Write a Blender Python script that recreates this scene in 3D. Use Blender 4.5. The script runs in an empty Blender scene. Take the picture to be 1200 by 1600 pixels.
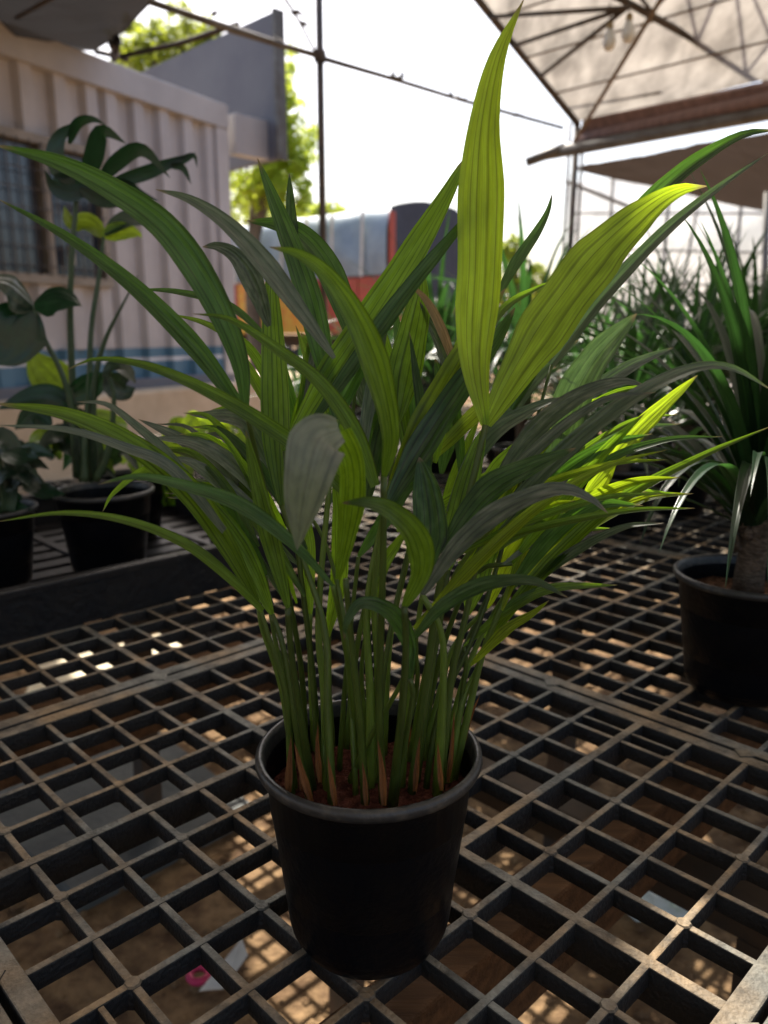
import bpy, bmesh, math, random
import numpy as np
from mathutils import Vector, Matrix, noise

random.seed(7)
scene = bpy.context.scene
C = scene.collection
# ------------------------------------------------------------------ camera
F, PITCH, H = 1247.0, 0.2231, 0.411       # focal length in photo pixels, pitch, eye height above bench top
GROUND = -0.75
cam = bpy.data.cameras.new('camera')
cam_o = bpy.data.objects.new('camera', cam)
C.objects.link(cam_o)
cam_o.location = (0, 0, H)
cam_o.rotation_euler = (math.pi / 2 - PITCH, 0, 0)
cam.sensor_fit = 'VERTICAL'
cam.sensor_height = 36.0
cam.lens = F / 1600 * 36.0
cam.clip_start = 0.02
cam.clip_end = 2000
cam.dof.use_dof = True
cam.dof.focus_distance = 0.53
cam.dof.aperture_fstop = cam.lens / 3.9
scene.camera = cam_o
# ------------------------------------------------------------------ light
SUN_AZ, SUN_EL = math.radians(-14), math.radians(52)     # azimuth from the view axis, to the left
world = bpy.data.worlds.new('World')
scene.world = world
world.use_nodes = True
wn = world.node_tree
sky = wn.nodes.new('ShaderNodeTexSky')
sky.sky_type = 'NISHITA'
sky.sun_disc = False
sky.sun_elevation = SUN_EL
sky.sun_rotation = SUN_AZ
sky.air_density = 1.0
sky.dust_density = 4.5
sky.ozone_density = 1.0
wn.links.new(sky.outputs[0], wn.nodes['Background'].inputs[0])
wn.nodes['Background'].inputs[1].default_value = 0.15
sv_ = Vector((math.sin(SUN_AZ) * math.cos(SUN_EL), math.cos(SUN_AZ) * math.cos(SUN_EL), math.sin(SUN_EL)))
sun = bpy.data.lights.new('sun', 'SUN')
sun.energy = 5.0
sun.angle = math.radians(0.5)
sun.color = (1.0, 0.93, 0.82)
sun_o = bpy.data.objects.new('sun', sun)
C.objects.link(sun_o)
sun_o.rotation_euler = sv_.to_track_quat('Z', 'Y').to_euler()
vs = scene.view_settings
vs.view_transform = 'Standard'
vs.look = 'None'
vs.gamma = 1
vs.exposure = 1.0
vs.use_curve_mapping = False
scene.cycles.use_denoising = True
scene.cycles.max_bounces = 10
scene.cycles.transparent_max_bounces = 16
scene.cycles.transmission_bounces = 8
scene.cycles.diffuse_bounces = 5
scene.cycles.sample_clamp_indirect = 6
scene.cycles.caustics_reflective = False
scene.cycles.caustics_refractive = False

# ------------------------------------------------------------------ picture to place
CP, SP = math.cos(PITCH), math.sin(PITCH)


def ray(x, y):
    r, u = (x - 600) / F, (800 - y) / F
    return Vector((r, CP + u * SP, -SP + u * CP))


def at(x, y, Y):
    d = ray(x, y)
    return Vector((0, 0, H)) + d * (Y / d.y)


def atz(x, y, z):
    d = ray(x, y)
    return Vector((0, 0, H)) + d * ((z - H) / d.z)


def depth(p):
    return p.y * CP - (p.z - H) * SP


# ------------------------------------------------------------------ materials
def nodes_of(m):
    m.use_nodes = True
    return m.node_tree.nodes, m.node_tree.links


def mat(name, col, rough=0.6, col2=None, scale=20.0, bump=0.0, bscale=None, metal=0.0, detail=6.0, spec=0.5, mixlo=0.35, mixhi=0.65, stretch=None):
    m = bpy.data.materials.new(name)
    n, l = nodes_of(m)
    b = n['Principled BSDF']
    b.inputs['Base Color'].default_value = (*col, 1)
    b.inputs['Roughness'].default_value = rough
    b.inputs['Metallic'].default_value = metal
    b.inputs['Specular IOR Level'].default_value = spec
    tc = n.new('ShaderNodeTexCoord')
    vec = tc.outputs['Object']
    if stretch:
        mp = n.new('ShaderNodeMapping')
        mp.inputs['Scale'].default_value = stretch
        l.new(vec, mp.inputs['Vector'])
        vec = mp.outputs['Vector']
    if col2:
        t = n.new('ShaderNodeTexNoise')
        t.inputs['Scale'].default_value = scale
        t.inputs['Detail'].default_value = detail
        t.inputs['Roughness'].default_value = 0.62
        l.new(vec, t.inputs['Vector'])
        r = n.new('ShaderNodeMapRange')
        r.inputs[1].default_value = mixlo
        r.inputs[2].default_value = mixhi
        l.new(t.outputs[0], r.inputs[0])
        mx = n.new('ShaderNodeMix')
        mx.data_type = 'RGBA'
        mx.inputs[6].default_value = (*col, 1)
        mx.inputs[7].default_value = (*col2, 1)
        l.new(r.outputs[0], mx.inputs[0])
        l.new(mx.outputs[2], b.inputs['Base Color'])
    if bump:
        t2 = n.new('ShaderNodeTexNoise')
        t2.inputs['Scale'].default_value = bscale or scale * 2
        t2.inputs['Detail'].default_value = 8
        l.new(vec, t2.inputs['Vector'])
        bp = n.new('ShaderNodeBump')
        bp.inputs['Strength'].default_value = bump
        bp.inputs['Distance'].default_value = 0.01
        l.new(t2.outputs[0], bp.inputs['Height'])
        l.new(bp.outputs[0], b.inputs['Normal'])
    return m


def leaf_mat(name, col, tcol, trans=0.5, rough=0.38, veins=9.0, vein_dark=0.45, spec=0.5, dusty=0.0, hue=0.12, tips=False):
    """thin green blade: glossy skin, light shining through, long parallel veins"""
    m = bpy.data.materials.new(name)
    n, l = nodes_of(m)
    b = n['Principled BSDF']
    out = n['Material Output']
    uv = n.new('ShaderNodeTexCoord')
    sep = n.new('ShaderNodeSeparateXYZ')
    l.new(uv.outputs['UV'], sep.inputs[0])
    oi = n.new('ShaderNodeObjectInfo')
    # stretched noise along the blade
    mp = n.new('ShaderNodeMapping')
    mp.inputs['Scale'].default_value = (14.0, 1.6, 1.0)
    l.new(uv.outputs['UV'], mp.inputs['Vector'])
    nz = n.new('ShaderNodeTexNoise')
    nz.noise_dimensions = '4D'
    nz.inputs['Scale'].default_value = 1.0
    nz.inputs['Detail'].default_value = 4
    l.new(mp.outputs[0], nz.inputs['Vector'])
    sc = n.new('ShaderNodeMath'); sc.operation = 'MULTIPLY'; sc.inputs[1].default_value = 40
    l.new(oi.outputs['Random'], sc.inputs[0])
    l.new(sc.outputs[0], nz.inputs['W'])
    # uneven spacing across the blade, different for each leaf
    nw = n.new('ShaderNodeTexNoise'); nw.noise_dimensions = '2D'
    nw.inputs['Scale'].default_value = 3.2; nw.inputs['Detail'].default_value = 2
    cx = n.new('ShaderNodeCombineXYZ')
    sc2 = n.new('ShaderNodeMath'); sc2.operation = 'MULTIPLY'; sc2.inputs[1].default_value = 40
    oi2 = n.new('ShaderNodeObjectInfo'); l.new(oi2.outputs['Random'], sc2.inputs[0])
    l.new(sep.outputs[0], cx.inputs[0]); l.new(sc2.outputs[0], cx.inputs[1]); l.new(cx.outputs[0], nw.inputs['Vector'])
    uw = n.new('ShaderNodeMath'); uw.operation = 'MULTIPLY_ADD'; uw.inputs[1].default_value = 0.30
    l.new(nw.outputs[0], uw.inputs[0]); l.new(sep.outputs[0], uw.inputs[2])

    def lines(freq, lo, width, wob):
        mu = n.new('ShaderNodeMath'); mu.operation = 'MULTIPLY'; mu.inputs[1].default_value = freq * math.pi
        l.new(uw.outputs[0], mu.inputs[0])
        ad = n.new('ShaderNodeMath'); ad.operation = 'MULTIPLY_ADD'; ad.inputs[1].default_value = wob
        l.new(nz.outputs[0], ad.inputs[0]); l.new(mu.outputs[0], ad.inputs[2])
        sn = n.new('ShaderNodeMath'); sn.operation = 'SINE'; l.new(ad.outputs[0], sn.inputs[0])
        ab = n.new('ShaderNodeMath'); ab.operation = 'ABSOLUTE'; l.new(sn.outputs[0], ab.inputs[0])
        vr = n.new('ShaderNodeMapRange'); vr.interpolation_type = 'SMOOTHSTEP'
        vr.inputs[1].default_value = 0.0; vr.inputs[2].default_value = width
        vr.inputs[3].default_value = lo; vr.inputs[4].default_value = 1.0
        l.new(ab.outputs[0], vr.inputs[0])
        return ab, vr
    ab, v1 = lines(veins * .6, 1.0 - vein_dark, .55, 0.9)
    ab2, v2 = lines(veins * 2.7, 1.0 - vein_dark * .45, .8, 1.6)
    vr = n.new('ShaderNodeMath'); vr.operation = 'MULTIPLY'
    l.new(v1.outputs[0], vr.inputs[0]); l.new(v2.outputs[0], vr.inputs[1])
    # blotches in the flesh
    n2 = n.new('ShaderNodeTexNoise'); n2.noise_dimensions = '4D'
    n2.inputs['Scale'].default_value = 1.0; n2.inputs['Detail'].default_value = 5
    mp2 = n.new('ShaderNodeMapping'); mp2.inputs['Scale'].default_value = (5.0, 9.0, 1.0)
    l.new(uv.outputs['UV'], mp2.inputs[0]); l.new(mp2.outputs[0], n2.inputs['Vector']); l.new(sc.outputs[0], n2.inputs['W'])
    r2 = n.new('ShaderNodeMapRange'); r2.inputs[1].default_value = 0.3; r2.inputs[2].default_value = 0.7
    r2.inputs[3].default_value = 0.72; r2.inputs[4].default_value = 1.12
    l.new(n2.outputs[0], r2.inputs[0])
    pr = n.new('ShaderNodeMath'); pr.operation = 'MULTIPLY'
    l.new(vr.outputs[0], pr.inputs[0]); l.new(r2.outputs[0], pr.inputs[1])
    hs = n.new('ShaderNodeMapRange')
    hs.inputs[3].default_value = 1 - hue * 2.2; hs.inputs[4].default_value = 1 + hue * 2.2
    l.new(oi.outputs['Random'], hs.inputs[0])
    pr2 = n.new('ShaderNodeMath'); pr2.operation = 'MULTIPLY'
    l.new(pr.outputs[0], pr2.inputs[0]); l.new(hs.outputs[0], pr2.inputs[1])

    def tint(c):
        v = n.new('ShaderNodeVectorMath'); v.operation = 'SCALE'
        v.inputs[0].default_value = c
        l.new(pr2.outputs[0], v.inputs['Scale'])
        return v.outputs[0]
    ct = tint(tcol)
    cb = tint(col)
    if tips:
        tr_ = n.new('ShaderNodeMath'); tr_.operation = 'MULTIPLY_ADD'; tr_.inputs[1].default_value = 0.10
        l.new(n2.outputs[0], tr_.inputs[0]); l.new(sep.outputs[1], tr_.inputs[2])
        ts = n.new('ShaderNodeMapRange'); ts.inputs[1].default_value = 0.995; ts.inputs[2].default_value = 1.035
        ts.inputs[4].default_value = 0.9
        l.new(tr_.outputs[0], ts.inputs[0])
        outc = []
        for c_, dry_ in ((cb, (0.20, 0.14, 0.075, 1)), (ct, (0.36, 0.26, 0.12, 1))):
            k_ = n.new('ShaderNodeMix'); k_.data_type = 'RGBA'; k_.inputs[7].default_value = dry_
            l.new(ts.outputs[0], k_.inputs[0]); l.new(c_, k_.inputs[6]); outc.append(k_.outputs[2])
        cb, ct = outc
    if dusty:  # grey mixed into the base; on the greyest palm leaves it imitates sky sheen
        dm = n.new('ShaderNodeMix'); dm.data_type = 'RGBA'
        dm.inputs[7].default_value = (0.22, 0.22, 0.17, 1)
        dr = n.new('ShaderNodeMapRange'); dr.inputs[1].default_value = 0.45; dr.inputs[2].default_value = 0.8
        dr.inputs[3].default_value = 0; dr.inputs[4].default_value = dusty
        l.new(n2.outputs[0], dr.inputs[0]); l.new(dr.outputs[0], dm.inputs[0]); l.new(cb, dm.inputs[6])
        cb = dm.outputs[2]
    l.new(cb, b.inputs['Base Color'])
    b.inputs['Roughness'].default_value = rough
    b.inputs['Specular IOR Level'].default_value = spec
    bp = n.new('ShaderNodeBump'); bp.inputs['Strength'].default_value = 0.35; bp.inputs['Distance'].default_value = 0.0006
    l.new(ab.outputs[0], bp.inputs['Height']); l.new(bp.outputs[0], b.inputs['Normal'])
    tr = n.new('ShaderNodeBsdfTranslucent')
    l.new(ct, tr.inputs['Color'])
    mx = n.new('ShaderNodeMixShader'); mx.inputs[0].default_value = trans
    l.new(b.outputs[0], mx.inputs[1]); l.new(tr.outputs[0], mx.inputs[2])
    l.new(mx.outputs[0], out.inputs['Surface'])
    return m


def sheet_mat(name, col, tcol, trans=0.5, holes=0.0, rough=0.7, col2=None, scale=3.0, stretch=(1, 1, 1)):
    """woven or plastic sheet: part of the light shines through, part passes the weave"""
    m = mat(name, col, rough, col2, scale, stretch=stretch)
    n, l = nodes_of(m)
    b = n['Principled BSDF']; out = n['Material Output']
    tr = n.new('ShaderNodeBsdfTranslucent'); tr.inputs[0].default_value = (*tcol, 1)
    if col2:
        src = b.inputs['Base Color'].links[0].from_node
        fac = src.inputs[0].links[0].from_socket
        k = n.new('ShaderNodeMix'); k.data_type = 'RGBA'
        k.inputs[6].default_value = (*tcol, 1)
        k.inputs[7].default_value = (*[c * 0.42 for c in tcol], 1)
        l.new(fac, k.inputs[0]); l.new(k.outputs[2], tr.inputs[0])
    mx = n.new('ShaderNodeMixShader'); mx.inputs[0].default_value = trans
    l.new(b.outputs[0], mx.inputs[1]); l.new(tr.outputs[0], mx.inputs[2])
    res = mx.outputs[0]
    if holes:
        tp = n.new('ShaderNodeBsdfTransparent')
        m2 = n.new('ShaderNodeMixShader'); m2.inputs[0].default_value = holes
        l.new(res, m2.inputs[1]); l.new(tp.outputs[0], m2.inputs[2]); res = m2.outputs[0]
    l.new(res, out.inputs['Surface'])
    return m


def grid_plastic():
    """black moulded plastic with tan dust and rust stain lying on what faces up"""
    m = mat('bench_plastic', (0.016, 0.017, 0.018), 0.62, bump=0.35, bscale=260, spec=0.35)
    n, l = nodes_of(m)
    b = n['Principled BSDF']
    g = n.new('ShaderNodeNewGeometry')
    sx = n.new('ShaderNodeSeparateXYZ'); l.new(g.outputs['Normal'], sx.inputs[0])
    up = n.new('ShaderNodeMapRange'); up.inputs[1].default_value = 0.35; up.inputs[2].default_value = 0.95
    l.new(sx.outputs[2], up.inputs[0])
    nz = n.new('ShaderNodeTexNoise'); nz.inputs['Scale'].default_value = 34; nz.inputs['Detail'].default_value = 9; nz.inputs['Roughness'].default_value = 0.7
    l.new(g.outputs['Position'], nz.inputs['Vector'])
    nr = n.new('ShaderNodeMapRange'); nr.inputs[1].default_value = 0.36; nr.inputs[2].default_value = 0.62
    nr.inputs[3].default_value = 0.25; nr.inputs[4].default_value = 1.0
    l.new(nz.outputs[0], nr.inputs[0])
    f = n.new('ShaderNodeMath'); f.operation = 'MULTIPLY'
    l.new(up.outputs[0], f.inputs[0]); l.new(nr.outputs[0], f.inputs[1])
    n2 = n.new('ShaderNodeTexNoise'); n2.inputs['Scale'].default_value = 9; n2.inputs['Detail'].default_value = 5
    l.new(g.outputs['Position'], n2.inputs['Vector'])
    r2 = n.new('ShaderNodeMapRange'); r2.inputs[1].default_value = 0.4; r2.inputs[2].default_value = 0.62
    l.new(n2.outputs[0], r2.inputs[0])
    dc = n.new('ShaderNodeMix'); dc.data_type = 'RGBA'
    dc.inputs[6].default_value = (0.21, 0.21, 0.185, 1)
    dc.inputs[7].default_value = (0.34, 0.235, 0.13, 1)
    l.new(r2.outputs[0], dc.inputs[0])
    mx = n.new('ShaderNodeMix'); mx.data_type = 'RGBA'
    mx.inputs[6].default_value = (0.016, 0.017, 0.018, 1)
    l.new(f.outputs[0], mx.inputs[0]); l.new(dc.outputs[2], mx.inputs[7])
    l.new(mx.outputs[2], b.inputs['Base Color'])
    return m


M = {}
M['bench'] = grid_plastic()
M['pot'] = mat('pot_plastic', (0.002, 0.0024, 0.004), 0.36, (0.005, 0.0048, 0.0048), 60, 0.12, 180, spec=0.14, mixlo=0.5, mixhi=0.8)
M['pot_rim'] = mat('pot_rim_plastic', (0.022, 0.022, 0.022), 0.42, (0.11, 0.095, 0.075), 90, 0.1, 200, mixlo=0.5, mixhi=0.85)
M['soil'] = mat('cocopeat', (0.045, 0.014, 0.010), 0.95, (0.15, 0.052, 0.038), 140, 1.0, 220, spec=0.1)
M['bark'] = mat('trunk_bark', (0.07, 0.05, 0.035), 0.9, (0.20, 0.15, 0.11), 90, 1.0, 160, spec=0.2, stretch=(1, 1, 3))
M['mulch'] = mat('bark_mulch', (0.05, 0.025, 0.015), 0.95, (0.24, 0.13, 0.08), 130, 1.0, 170, spec=0.1)
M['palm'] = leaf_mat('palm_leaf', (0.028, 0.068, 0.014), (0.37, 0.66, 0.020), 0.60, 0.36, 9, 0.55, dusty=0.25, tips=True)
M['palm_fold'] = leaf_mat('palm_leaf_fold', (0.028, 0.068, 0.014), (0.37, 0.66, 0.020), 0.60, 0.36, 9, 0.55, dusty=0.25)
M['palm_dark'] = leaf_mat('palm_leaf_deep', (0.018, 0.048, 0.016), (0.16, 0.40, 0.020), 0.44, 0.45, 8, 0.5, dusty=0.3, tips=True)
M['palm_sheen'] = leaf_mat('palm_leaf_sheen', (0.075, 0.095, 0.072), (0.14, 0.28, 0.04), 0.28, 0.52, 7, 0.45, spec=0.7, dusty=0.8, tips=True)  # grey base colour imitates sky sheen on the arching leaves
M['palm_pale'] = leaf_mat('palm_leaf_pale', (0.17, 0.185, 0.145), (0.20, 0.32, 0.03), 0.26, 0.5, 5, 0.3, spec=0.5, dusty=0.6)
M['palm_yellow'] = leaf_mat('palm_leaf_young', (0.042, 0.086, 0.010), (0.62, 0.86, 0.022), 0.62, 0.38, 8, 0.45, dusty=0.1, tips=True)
M['dry'] = leaf_mat('dry_leaf', (0.26, 0.18, 0.10), (0.42, 0.28, 0.13), 0.35, 0.7, 7, 0.35)
M['stalk'] = leaf_mat('palm_stalk', (0.12, 0.18, 0.035), (0.34, 0.46, 0.04), 0.35, 0.4, 3, 0.25, hue=0.2)
M['sheath'] = leaf_mat('dry_sheath', (0.22, 0.09, 0.03), (0.46, 0.19, 0.05), 0.35, 0.75, 6, 0.5)
M['drac'] = leaf_mat('sword_leaf', (0.014, 0.044, 0.017), (0.07, 0.20, 0.035), 0.28, 0.33, 6, 0.3, spec=0.6, hue=0.2)
M['monst'] = leaf_mat('broad_leaf', (0.010, 0.035, 0.016), (0.03, 0.13, 0.03), 0.25, 0.33, 14, 0.15, spec=0.55)
M['lime'] = leaf_mat('lime_leaf', (0.10, 0.20, 0.015), (0.50, 0.70, 0.03), 0.5, 0.45, 5, 0.25)
M['dull'] = leaf_mat('dull_leaf', (0.014, 0.032, 0.016), (0.05, 0.12, 0.03), 0.25, 0.35, 5, 0.3, spec=0.6, dusty=0.3)
M['stem'] = mat('green_stem', (0.030, 0.065, 0.022), 0.5, (0.055, 0.085, 0.04), 40)
M['steel'] = mat('dark_steel', (0.045, 0.042, 0.040), 0.55, (0.10, 0.07, 0.05), 12, metal=0.3)
M['galv'] = mat('galvanised_pipe', (0.16, 0.155, 0.145), 0.55, (0.09, 0.075, 0.06), 9, metal=0.4)
M['tanrod'] = mat('rusted_rod', (0.22, 0.15, 0.09), 0.7, (0.12, 0.08, 0.05), 18)
M['wood'] = mat('bench_timber', (0.10, 0.055, 0.03), 0.8, (0.22, 0.12, 0.06), 8, 0.4, 40, stretch=(1, 12, 12))
M['concrete'] = mat('grey_slab', (0.07, 0.076, 0.075), 0.85, (0.12, 0.125, 0.12), 5, 0.5, 60)
M['paint'] = mat('cabin_paint', (0.39, 0.365, 0.36), 0.6, (0.49, 0.465, 0.46), 1.6, 0.08, 30)
M['paint_rail'] = mat('cabin_rail_paint', (0.37, 0.35, 0.345), 0.6, (0.46, 0.44, 0.43), 2.0, 0.1, 30)
M['blue'] = mat('cabin_blue_paint', (0.06, 0.155, 0.235), 0.55, (0.08, 0.18, 0.26), 3)
M['white'] = mat('cabin_white_stripe', (0.66, 0.66, 0.68), 0.6, (0.55, 0.55, 0.57), 4)
M['panelgrey'] = mat('fascia_grey', (0.115, 0.115, 0.135), 0.7, (0.15, 0.15, 0.165), 1.4, 0.1, 20)
M['plinth'] = mat('plinth_render', (0.50, 0.38, 0.25), 0.9, (0.62, 0.49, 0.34), 4, 0.4, 40)
M['glass'] = mat('window_glass', (0.02, 0.028, 0.04), 0.06, (0.045, 0.06, 0.085), 2.2, spec=0.9)
M['frame'] = mat('window_frame', (0.30, 0.26, 0.21), 0.6, (0.22, 0.19, 0.15), 6)
M['roof'] = sheet_mat('roof_film', (0.40, 0.35, 0.29), (0.40, 0.365, 0.32), 0.55, 0.0, 0.5, (0.22, 0.19, 0.16), 5.0, (1.6, .5, 1))
M['brownroof'] = sheet_mat('brown_net', (0.04, 0.029, 0.023), (0.035, 0.024, 0.018), 0.4, 0.003, 0.8, (0.06, 0.045, 0.035), 4, (1, 5, 1))
M['net'] = sheet_mat('black_net', (0.025, 0.024, 0.025), (0.02, 0.018, 0.017), 0.3, 0.006, 0.8, (0.06, 0.058, 0.055), 3, (1, 8, 1))
M['curtain'] = sheet_mat('rolled_curtain', (0.30, 0.19, 0.17), (0.42, 0.28, 0.24), 0.2, 0.0, 0.7, (0.20, 0.13, 0.115), 6, (1, 6, 1))
M['film'] = sheet_mat('wall_film', (0.72, 0.72, 0.72), (0.86, 0.86, 0.86), 0.6, 0.25, 0.5, (0.6, 0.6, 0.6), 1.5)
M['tarp'] = mat('truck_tarp', (0.19, 0.26, 0.34), 0.36, (0.30, 0.38, 0.46), 2.0, 0.6, 7)
M['tarp_dark'] = mat('truck_rear_tarp', (0.022, 0.026, 0.045), 0.6, (0.04, 0.045, 0.065), 3, 0.5, 8)
M['strap'] = mat('webbing_strap', (0.60, 0.60, 0.58), 0.7, (0.45, 0.45, 0.44), 20)
M['red'] = mat('truck_red', (0.46, 0.075, 0.04), 0.5, (0.34, 0.06, 0.04), 6)
M['orange'] = mat('truck_orange', (0.70, 0.26, 0.03), 0.5, (0.66, 0.44, 0.05), 7)
M['rubber'] = mat('tyre_rubber', (0.018, 0.018, 0.018), 0.85)
M['bulb'] = mat('lamp_opal', (0.62, 0.64, 0.62), 0.3)
M['brass'] = mat('lamp_socket', (0.30, 0.22, 0.10), 0.5)
M['tray'] = mat('tray_plastic', (0.004, 0.004, 0.006), 0.45, (0.010, 0.009, 0.009), 25, 0.2, 90, spec=0.4)
M['treeleaf'] = leaf_mat('tree_leaf', (0.20, 0.27, 0.03), (0.74, 0.84, 0.08), 0.6, 0.55, 3, 0.1)
M['treebark'] = mat('tree_bark', (0.09, 0.07, 0.05), 0.9, (0.16, 0.13, 0.10), 6, 0.8, 20)
M['pink'] = mat('pink_plastic', (0.55, 0.03, 0.12), 0.45)
M['paper'] = mat('white_paper', (0.62, 0.62, 0.60), 0.8, (0.5, 0.5, 0.48), 20)
M['bagwhite'] = mat('thin_plastic_bag', (0.75, 0.78, 0.72), 0.35, (0.45, 0.62, 0.25), 18, mixlo=0.55, mixhi=0.7)

# ------------------------------------------------------------------ building helpers
OFF = {}


def obj(name, verts, faces, m, parent=None, uvs=None, smooth=False, loc=None):
    me = bpy.data.meshes.new(name)
    off = OFF.get(parent.name) if parent is not None else (Vector(loc) if loc is not None else None)
    if off is not None:
        verts = [tuple(Vector(v) - off) for v in verts]
    else:
        verts = [tuple(v) for v in verts]
    me.from_pydata(verts, [], faces)
    if uvs is not None:
        ul = me.uv_layers.new(name='UVMap')
        for lp in me.loops:
            ul.data[lp.index].uv = uvs[lp.vertex_index]
    if m:
        me.materials.append(M[m] if isinstance(m, str) else m)
    if smooth:
        me.polygons.foreach_set('use_smooth', [True] * len(me.polygons))
    o = bpy.data.objects.new(name, me)
    C.objects.link(o)
    if parent is not None:
        o.parent = parent
        if parent.name in OFF:
            OFF[o.name] = OFF[parent.name]
    elif loc is not None:
        o.location = loc
    return o


def inst(name, me, parent, loc=(0, 0, 0), rot=(0, 0, 0), scale=(1, 1, 1)):
    o = bpy.data.objects.new(name, me)
    C.objects.link(o)
    o.parent = parent
    o.location = loc
    o.rotation_euler = rot
    o.scale = scale
    return o


def thing(name, label, cat, loc=(0, 0, 0), rotz=0.0, group=None):
    o = bpy.data.objects.new(name, None)
    C.objects.link(o)
    o.location = loc
    o.rotation_euler = (0, 0, rotz)
    o.empty_display_size = 0.05
    o['label'] = label
    o['category'] = cat
    if group:
        o['group'] = group
    if rotz == 0.0:
        OFF[o.name] = Vector(loc)      # world-space vertices are shifted by this
    return o


def tag(o, label, cat, group=None):
    o['label'] = label
    o['category'] = cat
    if group:
        o['group'] = group
    return o


def struct(o):
    o['kind'] = 'structure'
    return o


class MB:
    def __init__(s):
        s.v, s.f, s.uv = [], [], []

    def add(s, v, f, uv=None):
        k = len(s.v)
        s.v += [Vector(p) for p in v]
        s.f += [tuple(i + k for i in q) for q in f]
        s.uv += uv if uv else [(0.5, 0.5)] * len(v)
        return s

    def box(s, c, sx, sy, sz, ax=None, bev=0.0):
        """box of half sizes about c, along axes ax; bev cuts the long top edges"""
        a = ax or (Vector((1, 0, 0)), Vector((0, 1, 0)), Vector((0, 0, 1)))
        c = Vector(c)
        if bev <= 0:
            p = [c + a[0] * (sx * i) + a[1] * (sy * j) + a[2] * (sz * k) for k in (-1, 1) for j in (-1, 1) for i in (-1, 1)]
            f = [(0, 2, 3, 1), (4, 5, 7, 6), (0, 1, 5, 4), (2, 6, 7, 3), (0, 4, 6, 2), (1, 3, 7, 5)]
            return s.add(p, f)
        b = bev
        prof = [(-sx, -sy), (sx, -sy), (sx, sy), (-sx, sy)]
        rings = []
        for z, d in ((-sz, 0), (sz - b, 0), (sz - 0.3 * b, 0.3 * b), (sz, b)):
            rings.append([c + a[0] * (math.copysign(abs(x) - d, x)) + a[1] * (math.copysign(abs(y) - d, y)) + a[2] * z for x, y in prof])
        return s.rings(rings)

    def rings(s, rings, cap=True, closed=True):
        n = len(rings[0])
        v = [p for r in rings for p in r]
        f = []
        for k in range(len(rings) - 1):
            for i in range(n if closed else n - 1):
                j = (i + 1) % n
                f.append((k * n + i, k * n + j, (k + 1) * n + j, (k + 1) * n + i))
        if cap and closed:
            f.append(tuple(range(n - 1, -1, -1)))
            f.append(tuple((len(rings) - 1) * n + i for i in range(n)))
        uv = [(i / n, k / max(1, len(rings) - 1)) for k in range(len(rings)) for i in range(n)]
        return s.add(v, f, uv)

    def tube(s, pts, rad, n=8, cap=True):
        pts = [Vector(p) for p in pts]
        if not hasattr(rad, '__len__'):
            rad = [rad] * len(pts)
        rings = []
        ref = None
        for i, p in enumerate(pts):
            t = (pts[min(i + 1, len(pts) - 1)] - pts[max(i - 1, 0)]).normalized()
            if ref is None:
                ref = t.orthogonal().normalized()
            ref = (ref - t * ref.dot(t)).normalized()
            bi = t.cross(ref)
            rings.append([p + (ref * math.cos(2 * math.pi * k / n) + bi * math.sin(2 * math.pi * k / n)) * rad[i] for k in range(n)])
        return s.rings(rings, cap)

    def lathe(s, c, prof, n=48):
        c = Vector(c)
        rings = [[c + Vector((r * math.cos(2 * math.pi * k / n), r * math.sin(2 * math.pi * k / n), z)) for k in range(n)] for r, z in prof]
        return s.rings(rings, cap=False)

    def quad(s, a, b, c, d):
        return s.add([a, b, c, d], [(0, 1, 2, 3)])

    def slab(s, a, b, c, d, th):
        """four corners and a thickness along the normal"""
        a, b, c, d = map(Vector, (a, b, c, d))
        n = (b - a).cross(d - a).normalized() * th
        return s.add([a, b, c, d, a + n, b + n, c + n, d + n],
                     [(3, 2, 1, 0), (4, 5, 6, 7), (0, 1, 5, 4), (1, 2, 6, 5), (2, 3, 7, 6), (3, 0, 4, 7)])

    def build(s, name, m, parent=None, smooth=False, loc=None, uv=False):
        return obj(name, s.v, s.f, m, parent, s.uv if uv else None, smooth, loc)


def spline(pts, n):
    """Catmull-Rom through points (Vectors of any size), n+1 samples"""
    P = [Vector(p) for p in pts]
    if len(P) == 2:
        return [P[0].lerp(P[1], i / n) for i in range(n + 1)]
    L = [0]
    for a, b in zip(P, P[1:]):
        L.append(L[-1] + (b - a).length)
    out = []
    ext = [P[0] * 2 - P[1]] + P + [P[-1] * 2 - P[-2]]
    for i in range(n + 1):
        d = L[-1] * i / n
        k = 0
        while k < len(P) - 2 and d > L[k + 1]:
            k += 1
        t = (d - L[k]) / max(1e-9, L[k + 1] - L[k])
        a, b, c, e = ext[k], ext[k + 1], ext[k + 2], ext[k + 3]
        out.append(0.5 * ((2 * b) + (c - a) * t + (2 * a - 5 * b + 4 * c - e) * t * t + (3 * b - a - 3 * c + e) * t ** 3))
    return out


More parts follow.
